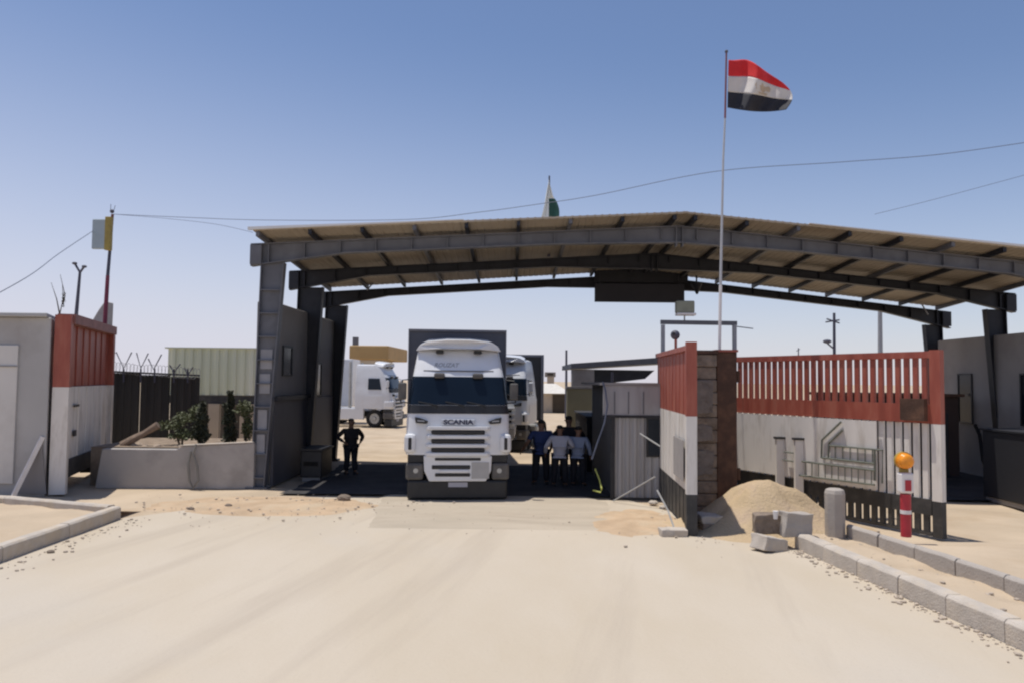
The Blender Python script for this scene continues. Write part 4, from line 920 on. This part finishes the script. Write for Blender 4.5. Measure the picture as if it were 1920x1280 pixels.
    for s in (-1, 1):
        wheel(t, s*1.02, 1.15)
        wheel(t, s*1.02, 4.9)
        bm = BM(); box(bm, min(s*.8, s*1.22), max(s*.8, s*1.22), 2.5, 4.1, .42, 1.0); obj('fuel_tank', bm, truckw if deck else chrome, t, bevel=.1)
        if load: wheel(t, s*1.02, 9.6); wheel(t, s*1.02, 10.9)
    if load:
        lm = load_m or tarp
        bm = BM(); box(bm, -1.33, 1.33, 2.45, 13.0, 1.15, load_top); tr = obj('trailer_body', bm, lm, t, bevel=.02)
        bm = BM()
        for x in (-1.335, 1.305): box(bm, x, x+.03, 2.42, 2.48, 1.15, load_top-.046)
        box(bm, -1.335, 1.335, 2.40, 2.448, load_top-.045, load_top+.012); obj('trailer_frame', bm, mat('trailer_frame_grey', (.20, .20, .22), .6, .1, 3, bump=0), tr)
    if deck:
        for s in (-1, 1):
            bm = BM(); cyl(bm, (s*1.0, 2.75, .9), (s*1.0, 2.75, 3.9), .09, n=10); obj('exhaust_stack', bm, chrome, t)
            bm = BM(); box(bm, min(s*1.05, s*1.25), max(s*1.05, s*1.25), 1.8, 6.0, .45, 1.12); obj('side_skirt', bm, truckw, t, bevel=.03)
    return t
g = G(862, 940); truck('white lorry with grey tarpaulin trailer driving out from under the canopy', (g.x-.065, g.y+.1, 0), R(5.0))
truck('second white lorry cab turned slightly left behind the front lorry', (P(930, 843, 31.6).x, 31.6, 0), R(-12), load=False, detail=False)
g = G(742, 792); truck('white lorry cab seen side on beyond the canopy facing right', (g.x+.75, 47.5, 0), R(81), load=False, detail=False, deck=True)
g2 = g
tl = thing('white_trailer', 'white box trailer standing behind the side on lorry cab', 'trailer', (P(620, 790, 50).x, 50, 0))
bm = BM(); box(bm, P(560, 700, 50).x, P(661, 700, 50).x, 50, 52.5, 1.1, 4.15); obj('body', bm, truckw, tl, world=True, bevel=.05)
for px in (590, 640):
    q = P(px, 700, 50).x
    bm = BM(); cyl(bm, (q, 50.1, .5), (q, 50.5, .5), .5, n=20); obj('wheel', bm, rubber, tl, world=True)
# ================================================================ BACKGROUND
kb = thing('tan_roofed_building', 'white building with a broad tan fascia roof beyond the side on lorry', 'building', (P(710, 700, 58).x, 58, 0))
a = P(655, 647, 58); b_ = P(728, 650, 58); c = P(764, 668, 66); z0 = P(700, 674, 58).z
bm = BM(); prism(bm, [(a.x, 58, z0), (b_.x, 58, z0), (c.x, 66, z0), (a.x, 66, z0)], (0, 0, a.z-z0)); obj('roof', bm, tan, kb, world=True, bevel=.08)
bm = BM(); prism(bm, [(a.x+.5, 58.8, 0), (b_.x-.6, 58.8, 0), (c.x-1.2, 65.5, 0), (a.x+.5, 65.5, 0)], (0, 0, z0-.01)); obj('wall', bm, mat('white_render', (.55, .53, .50), .85, .05, 1), kb, world=True)
bm = BM()
for k in range(3): x = a.x+.9+k*.75; box(bm, x, x+.5, 58.72, 58.79, 1.4, 2.7)
obj('window', bm, glass, kb, world=True)
bm = BM(); q = P(667, 632, 60); box(bm, q.x-.2, q.x+.2, 59.8, 60.2, a.z, q.z); obj('chimney', bm, steel2, kb, world=True)
hb = thing('beige_house', 'low beige house with pale roof and dark brown doorway in the far centre', 'building', (P(1038, 770, 70).x, 70, 0))
a = P(1016, 770, 70); b_ = P(1064, 770, 70); z1 = P(1040, 737, 70).z; zr = P(1030, 720, 70).z
bm = BM(); box(bm, a.x, b_.x, 70, 76, 0, z1); obj('wall', bm, beigeb, hb, world=True)
bm = BM(); prism(bm, [(a.x-.4, 69.6, z1+.01), (b_.x+.3, 69.6, z1+.01), (b_.x-.9, 72.5, zr), (a.x+.3, 72.5, zr)], (0, .2, .06)); obj('roof', bm, mat('pale_roof', (.62, .58, .52), .8), hb, world=True)
bm = BM(); box(bm, P(1036, 770, 70).x, P(1059, 770, 70).x, 69.9, 69.99, 0, z1-.1); obj('doorway', bm, brownd, hb, world=True)
tw = thing('watch_post', 'small brown lookout box on a pale shaft beyond the beige house', 'tower', (P(1032, 770, 80).x, 80, 0)); a = P(1032, 697, 80); m_ = P(1032, 706, 80)
bm = BM(); box(bm, a.x-.55, a.x+.55, 80, 81, m_.z, a.z); obj('cabin', bm, mat('lookout_brown', (.25, .22, .20), .9), tw, world=True, bevel=.03)
bm = BM(); box(bm, a.x-.3, a.x+.4, 80.1, 80.9, 0, m_.z-.005); obj('shaft', bm, beigeb, tw, world=True)
bm = BM(); box(bm, a.x-.3, a.x+.3, 79.95, 79.995, m_.z+.15, a.z-.12); obj('window', bm, brownd, tw, world=True)
# rear concrete canopy and yellow wall
lt = thing('box_trailer', 'dark fronted box trailer looming behind the second lorry cab', 'trailer', (.4, 34.8, 0))
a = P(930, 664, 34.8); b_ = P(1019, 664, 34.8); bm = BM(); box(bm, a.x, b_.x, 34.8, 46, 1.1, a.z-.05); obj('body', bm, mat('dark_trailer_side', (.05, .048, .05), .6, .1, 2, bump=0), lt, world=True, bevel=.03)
bm = BM(); box(bm, a.x-.02, b_.x+.02, 34.74, 34.8-.002, a.z-.10, a.z); box(bm, b_.x-.10, b_.x+.02, 34.74, 34.798, 1.1, a.z-.102); obj('front_frame', bm, mat('trailer_frame_grey', (.20, .20, .22), .6, .1, 3, bump=0), lt, world=True)
for x in (a.x+.3, b_.x-.35):
    for y in (43.5, 44.7):
        bm = BM(); cyl(bm, (x-.15, y, .5), (x+.15, y, .5), .5, n=20); obj('wheel', bm, rubber, lt, world=True)
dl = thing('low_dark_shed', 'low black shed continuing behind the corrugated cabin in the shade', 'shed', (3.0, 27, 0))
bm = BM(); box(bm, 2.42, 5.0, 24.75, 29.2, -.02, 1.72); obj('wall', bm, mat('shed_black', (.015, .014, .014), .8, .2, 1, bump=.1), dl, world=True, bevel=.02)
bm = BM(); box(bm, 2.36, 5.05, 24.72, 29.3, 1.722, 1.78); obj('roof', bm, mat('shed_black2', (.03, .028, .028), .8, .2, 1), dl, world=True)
rc = thing('rear_shelter', 'flat roofed grey shelter on thick piers behind the corrugated cabin', 'shelter', (P(1150, 780, 33).x, 33, 0)); Y = 33
a = P(1071, 681, Y); b_ = P(1300, 668, Y)
bm = BM(); prism(bm, [(a.x, Y, a.z-.22), (b_.x, Y, b_.z-.22), (b_.x, Y, b_.z+.06), (a.x, Y, a.z)], (0, 6, 0)); obj('roof', bm, steel2, rc, world=True)
bm = BM(); prism(bm, [(a.x+.6, Y+.3, a.z-.95), (a.x+3.2, Y+.3, a.z-.62), (b_.x-1.6, Y+.3, a.z-.25), (a.x+.6, Y+.3, a.z-.23)], (0, .3, 0)); obj('beam', bm, steel, rc, world=True)
bm = BM(); box(bm, a.x+.05, a.x+1.0, Y+.1, Y+.7, -.02, a.z-.24); obj('pier', bm, greyc, rc, world=True)
bm = BM(); box(bm, b_.x-.8, b_.x-.2, Y+.1, Y+.7, -.02, a.z-.24); obj('pier', bm, greyc, rc, world=True)
bm = BM(); box(bm, a.x+1.0, a.x+1.6, Y+5, Y+5.6, -.02, a.z-.24); obj('pier', bm, greyc, rc, world=True)
yw = thing('yellow_wall', 'yellowish green rendered wall in front of the grey shelter pier', 'wall', (P(1085, 790, 31).x, 31, 0))
bm = BM(); box(bm, P(1063, 760, 31).x, P(1110, 760, 31).x, 31, 31.4, -.02, P(1085, 728, 31).z); obj('wall', bm, ygw, yw, world=True, bevel=.02)
bm = BM(); box(bm, P(1062, 760, 31).x, P(1111, 760, 31).x, 30.96, 31.44, P(1085, 728, 31).z+.002, P(1085, 725, 31).z+.02); obj('coping', bm, greyc, yw, world=True)
# corrugated cabin
cb = thing('corrugated_cabin', 'grey corrugated metal cabin beside the narrow gate leaf', 'cabin', (3.2, 20.3, 0)); Yc = 19.2
x0 = P(1149, 930, Yc).x; zt = P(1180, 722, Yc).z; x1 = 4.6
bm = BM(); box(bm, x0+.04, x1, Yc+.06, 24.6, -.02, zt-.02); obj('wall', bm, mat('cabin_side_grey', (.10, .10, .10), .7, .15, 1), cb, world=True)
bm = BM(); corr(bm, (x0+.05, Yc+.02), (x1, Yc+.02), .05, 2.0, .17, .035, .02); obj('corrugated_front', bm, corr_g, cb, world=True)
bm = BM(); box(bm, x0-.25, x1+.02, Yc-.03, Yc+.05, 2.06, zt); up_ = obj('fascia', bm, corr_g, cb, world=True, bevel=.01)
bm = BM(); box(bm, x0-.28, x1+.02, Yc-.07, Yc+.05, 2.0, 2.055); obj('ledge', bm, steel, cb, world=True)
bm = BM()
for px in (1152, 1178, 1206): q = P(px, 750, Yc).x; box(bm, q-.012, q+.012, Yc-.045, Yc-.032, 2.1, zt-.15)
obj('seam', bm, steel2, up_, world=True)
bm = BM(); box(bm, x0-.06, x0+.04, Yc-.05, Yc+.06, -.02, 1.998); obj('corner_post', bm, steel, cb, world=True)
bm = BM(); box(bm, x0-.30, x1+.06, Yc-.06, 24.7, zt+.002, zt+.06); obj('roof', bm, greyc, cb, world=True)
a = P(1212, 782, Yc-.03); b_ = P(1240, 856, Yc-.03); bm = BM(); box(bm, a.x, b_.x+.1, Yc-.05, Yc-.018, b_.z, a.z); w_ = obj('window', bm, blackpl, cb, world=True)
bm = BM(); box(bm, a.x+.04, b_.x+.06, Yc-.058, Yc-.052, b_.z+.04, a.z-.04); obj('pane', bm, glass, w_, world=True)
bm = BM(); tube(bm, [P(1130, 715, 19.0), P(1135, 730, 19.0), P(1139, 760, 19.0), P(1134, 790, 19.0), P(1120, 830, 19.1), P(1110, 860, 19.2)], .022); tag(obj('cable', bm, wirem), 'black cable dangling over the corner of the corrugated cabin', 'cable')
bm = BM(); tube(bm, [P(1150, 938, 18.7), P(1190, 915, 18.2), P(1228, 893, 17.8)], .018); tag(obj('rope', bm, palerp), 'pale rope stretched from the ground up to the narrow gate leaf', 'rope')
bm = BM(); tube(bm, [P(1200, 812, 18.9), P(1216, 822, 18.6), P(1238, 836, 18.3)], .018); tag(obj('rope', bm, palerp), 'pale rope tied across the cabin window', 'rope')
bm = BM(); tube(bm, [P(1116, 878, 19.6), P(1124, 898, 19.4), P(1128, 915, 19.2), P(1126, 922, 19.2), P(1112, 918, 19.3)], .022); tag(obj('strap', bm, yrope), 'yellow green strap hanging in a loop at the cabin corner', 'strap')
bm = BM(); tube(bm, [P(1232, 918, 15.6), P(1252, 955, 15.3), P(1268, 1000, 14.9)], .018); tag(obj('rope', bm, palerp), 'pale rope running down the black foot of the narrow gate leaf', 'rope')
# utility poles
def upole(label, px, ptop, Y, r=.09, cross=None, lamp=None, m=None, nm='utility_pole'):
    m = m or darkpole; t = thing(nm, label, 'pole', (P(px, 712, Y).x, Y, 0)); a = P(px, 712, Y); b_ = P(px, ptop, Y)
    bm = BM(); tube(bm, [(a.x, Y, 0), b_], [r*1.15, r*.8], 8); obj('pole', bm, m, t, world=True)
    if cross:
        bm = BM()
        for (p, q) in cross: tube(bm, [P(*p, Y), P(*q, Y)], r*.45, 5)
        obj('crossarm', bm, m, t, world=True)
    if lamp:
        bm = BM(); tube(bm, [P(px, lamp[1]+14, Y), P(lamp[0], lamp[1]+3, Y)], r*.5, 5); l = obj('lamp_arm', bm, m, t, world=True)
        bm = BM(); ball(bm, P(lamp[0], lamp[1], Y), .2, (1.3, .8, .6)); obj('lamp_head', bm, m, l, world=True)
upole('dark utility pole with crossarm and small lamp above the slatted gate', 1564, 587, 45, .1, [((1550, 598), (1574, 606)), ((1548, 604), (1574, 600))], (1551, 640))
upole('plain grey pole rising beyond the slatted gate', 1650, 582, 40, .14, m=polem)
upole('far thin mast showing over the left end of the slatted gate', 1497, 652, 55, .05, [((1493, 658), (1500, 654))])
upole('thin pole in the far centre between the lorries and the shelter', 1062, 656, 60, .1)
upole('short bent pole standing on the roof line of the grey shelter', 1148, 697, 31, .06)
# overhead cables
def cable(label, pts, r=.009):
    ps = []; P_ = [P(*p) for p in pts]; n = len(P_)
    for i in range(n-1):
        p0 = P_[max(0, i-1)]; p1 = P_[i]; p2 = P_[i+1]; p3 = P_[min(n-1, i+2)]
        for k in range(8):
            t = k/8; ps.append(.5*((2*p1)+(p2-p0)*t+(2*p0-5*p1+4*p2-p3)*t*t+(3*p1-p0-3*p2+p3)*t**3))
    ps.append(P_[-1]); bm = BM(); tube(bm, ps, r, 5); return tag(obj('overhead_cable', bm, wirem), label, 'cable')
cable('long sagging overhead cable from the striped pole across the sky to the right', [(212, 402, 25.6), (350, 408, 24), (500, 413, 23), (760, 412, 21.5), (900, 398, 20.5), (1010, 383, 20), (1120, 366, 19.8), (1340, 322, 19.5), (1580, 304, 19), (1760, 290, 18.5), (1960, 262, 18)])
cable('second thin overhead cable dipping from the striped pole to the canopy corner', [(212, 402, 25.6), (300, 409, 23.5), (400, 420, 21.5), (474, 436, 19.9)], .006)
cable('overhead cable sloping down from the pole box to the left edge', [(176, 432, 25.4), (110, 476, 23), (50, 520, 20), (-60, 580, 20)], .011)
cable('faint overhead cable in the upper right above the canopy roof', [(1640, 402, 40), (1760, 372, 39), (1960, 318, 38)], .012)

# ================================================================ PEOPLE
def skinmesh(name, chains, m, parent, levels=2):
    """chains: list of (points dict, edges); every chain an island grown by one Skin modifier"""
    bm = BM(); lay = bm.verts.layers.skin.verify()
    for pts, edges, root in chains:
        V = {}
        for k, (p, r) in pts.items():
            v = bm.verts.new(p); V[k] = v; v[lay].radius = (r, r) if not isinstance(r, tuple) else r
            v[lay].use_root = (k == root)
        for a, b_ in edges: bm.edges.new((V[a], V[b_]))
    me = bpy.data.meshes.new(name); bm.to_mesh(me); bm.free(); me.materials.append(m)
    o = bpy.data.objects.new(name, me); COL.objects.link(o); o.parent = parent
    s = o.modifiers.new('skin', 'SKIN'); s.use_smooth_shade = True
    sb = o.modifiers.new('sub', 'SUBSURF'); sb.levels = levels; sb.render_levels = levels
    return o
def person(label, loc, rotz, sc, shirt, trousers, pose, long_sleeve=False, shoe=None):
    t = thing('person', label, 'person', loc, rotz); t.scale = (sc*1.28, sc*1.2, sc)
    V_ = Vector; fw = V_((0, -1, 0))   # faces -Y locally
    J = dict(pel=(V_((0, 0, .96)), .125), wai=(V_((0, .0, 1.10)), .115), che=(V_((0, .01, 1.30)), .135), nb=(V_((0, .02, 1.46)), .065), nk=(V_((0, .01, 1.53)), .052), h1=(V_((0, -.01, 1.60)), .075), h2=(V_((0, -.005, 1.67)), .088), h3=(V_((0, .0, 1.73)), .06))
    for s, n_ in ((-1, 'l'), (1, 'r')):
        lg = pose.get('leg_'+n_, (0, 0)); el, wr = pose['arm_'+n_]
        J['hip'+n_] = (V_((s*.095, 0, .90)), .095); J['kn'+n_] = (V_((s*(.10+pose.get('spread', 0)*.5), lg[0], .49)), .062); J['an'+n_] = (V_((s*(.10+pose.get('spread', 0)), lg[1], .09)), .042)
        J['to'+n_] = (J['an'+n_][0]+V_((s*.02, -.17, -.05)), .036)
        J['sh'+n_] = (V_((s*.185, .01, 1.40)), .058); J['el'+n_] = (V_(el), .042); J['wr'+n_] = (V_(wr), .028)
        d = (V_(wr)-V_(el)).normalized(); J['pa'+n_] = (V_(wr)+d*.07, .030)
    E = [('pel', 'wai'), ('wai', 'che'), ('che', 'nb'), ('nb', 'nk'), ('nk', 'h1'), ('h1', 'h2'), ('h2', 'h3')]
    for n_ in 'lr': E += [('pel', 'hip'+n_), ('hip'+n_, 'kn'+n_), ('kn'+n_, 'an'+n_), ('an'+n_, 'to'+n_), ('che', 'sh'+n_), ('sh'+n_, 'el'+n_), ('el'+n_, 'wr'+n_), ('wr'+n_, 'pa'+n_)]
    chains = [(J, E, 'pel')]
    for s, n_ in ((-1, 'l'), (1, 'r')):
        pa = J['pa'+n_][0]; wr = J['wr'+n_][0]; d = (pa-wr).normalized(); side = d.cross(V_((s, 0, 0))).normalized(); side = side if side.y < 0 else -side; inn = V_((-s, 0, 0))
        for k, (o_, ln) in enumerate(((-.024, .055), (-.008, .07), (.008, .075), (.024, .065))):
            b0 = pa+side*(-o_)*1; chains.append(({0: (b0, .010), 1: (b0+d*ln*.6+inn*.006, .0095), 2: (b0+d*ln+inn*.022, .008)}, [(0, 1), (1, 2)], 0))
        b0 = wr+d*.03+side*.02; chains.append(({0: (b0, .011), 1: (b0+d*.035+side*.022, .010), 2: (b0+d*.06+side*.022+inn*.012, .009)}, [(0, 1), (1, 2)], 0))
    # face: nose and ears as small islands rooted in the head
    chains.append(({0: (V_((0, -.07, 1.655)), .012), 1: (V_((0, -.105, 1.635)), .013)}, [(0, 1)], 0))
    for s in (-1, 1): chains.append(({0: (V_((s*.075, .005, 1.665)), .010), 1: (V_((s*.095, .012, 1.64)), .018)}, [(0, 1)], 0))
    skinmesh('body', chains, skin, t)
    def grow(keys, add): return {k: (J[k][0], tuple(x+add for x in J[k][1]) if isinstance(J[k][1], tuple) else J[k][1]+add) for k in keys}
    # shirt
    ks = grow(['wai', 'che'], .034); ks['nb'] = (V_((0, .02, 1.45)), .075); ks['hem'] = (V_((0, 0, .93)), .16); ks['pel'] = (V_((0, 0, 1.0)), .158)
    ed = [('hem', 'pel'), ('pel', 'wai'), ('wai', 'che'), ('che', 'nb')]
    for n_ in 'lr':
        ks['sh'+n_] = (J['sh'+n_][0], .078); e0 = J['el'+n_][0]; s0 = J['sh'+n_][0]
        ks['sl'+n_] = (s0.lerp(e0, .8), .062); ed += [('che', 'sh'+n_), ('sh'+n_, 'sl'+n_)]
        if long_sleeve: ks['el'+n_] = (e0, .056); ks['cu'+n_] = (e0.lerp(J['wr'+n_][0], .95), .044); ed += [('sl'+n_, 'el'+n_), ('el'+n_, 'cu'+n_)]
    skinmesh('shirt', [(ks, ed, 'pel')], shirt, t)
    kt = {'pel': (V_((0, 0, .96)), .140)}; ed = []
    for n_ in 'lr':
        kt['hip'+n_] = (J['hip'+n_][0]-V_((0, 0, .03)), .108); kt['kn'+n_] = (J['kn'+n_][0], .080); kt['an'+n_] = (J['an'+n_][0]+V_((0, 0, .01)), .068); ed += [('pel', 'hip'+n_), ('hip'+n_, 'kn'+n_), ('kn'+n_, 'an'+n_)]
    skinmesh('trousers', [(kt, ed, 'pel')], trousers, t)
    ch = []
    for n_ in 'lr': a = J['an'+n_][0]; ch.append(({0: (a+V_((0, .05, -.045)), .045), 1: (a+V_((0, -.06, -.045)), .048), 2: (a+V_((0, -.17, -.052)), .04)}, [(0, 1), (1, 2)], 0))
    skinmesh('shoes', ch, blackpl, t)
    skinmesh('hair', [({0: (V_((0, .035, 1.65)), .075), 1: (V_((0, .02, 1.72)), .088), 2: (V_((0, -.01, 1.765)), .06)}, [(0, 1), (1, 2)], 0)], hairm, t)
    return t
blue = mat('navy_shirt', (.022, .04, .12), .85, .15, 6, bump=.3, bscale=8); wsh = mat('white_shirt', (.46, .46, .52), .85, .06, 6, bump=.3, bscale=8)
dsh = mat('black_shirt', (.022, .018, .020), .85, .15, 6, bump=.3, bscale=8); tro = mat('dark_trousers', (.018, .018, .024), .85, .15, 6, bump=.3, bscale=8)
pbl = mat('pale_blue_shirt', (.24, .28, .38), .85, .06, 6, bump=.3, bscale=8)
relax = dict(arm_l=((-.27, .03, 1.14), (-.28, -.06, .90)), arm_r=((.27, .03, 1.14), (.28, -.06, .90)))
g = G(1014, 908); person('person in a navy shirt seen from behind beside the second lorry', (g.x, g.y, .0), R(188), 1.02, blue, tro, dict(arm_r=((.30, .05, 1.16), (.40, -.05, .94)), arm_l=((-.25, .03, 1.14), (-.22, -.10, .94)), spread=.03))
g = G(1049, 912); person('person in a white shirt with bowed head in the middle of the group', (g.x, g.y, .0), R(172), .95, wsh, tro, dict(arm_l=((-.30, .0, 1.16), (-.14, -.16, 1.12)), arm_r=((.31, .04, 1.15), (.33, -.08, .94)), spread=.03), long_sleeve=True)
g = G(1067, 903); person('tallest person in a black shirt standing at the back of the group', (g.x, g.y+.3, 0), R(180), 1.06, dsh, tro, dict(arm_l=((-.33, -.05, 1.22), (-.30, -.2, 1.10)), arm_r=((.33, -.02, 1.22), (.30, -.16, 1.05)), spread=.02), long_sleeve=True)
g = G(1084, 911); person('person in a pale blue shirt at the right of the group', (g.x, g.y, 0), R(160), .93, pbl, tro, dict(relax, spread=.02), long_sleeve=True)
g = G(657, 888); person('lone person in dark clothes with bent elbows near the left canopy column', (g.x, g.y, 0), R(30), .95, dsh, tro, dict(arm_l=((-.33, .08, 1.18), (-.22, -.10, 1.04)), arm_r=((.33, .08, 1.18), (.22, -.10, 1.04)), spread=.0, leg_l=(-.03, .05), leg_r=(.03, -.05)), long_sleeve=True)
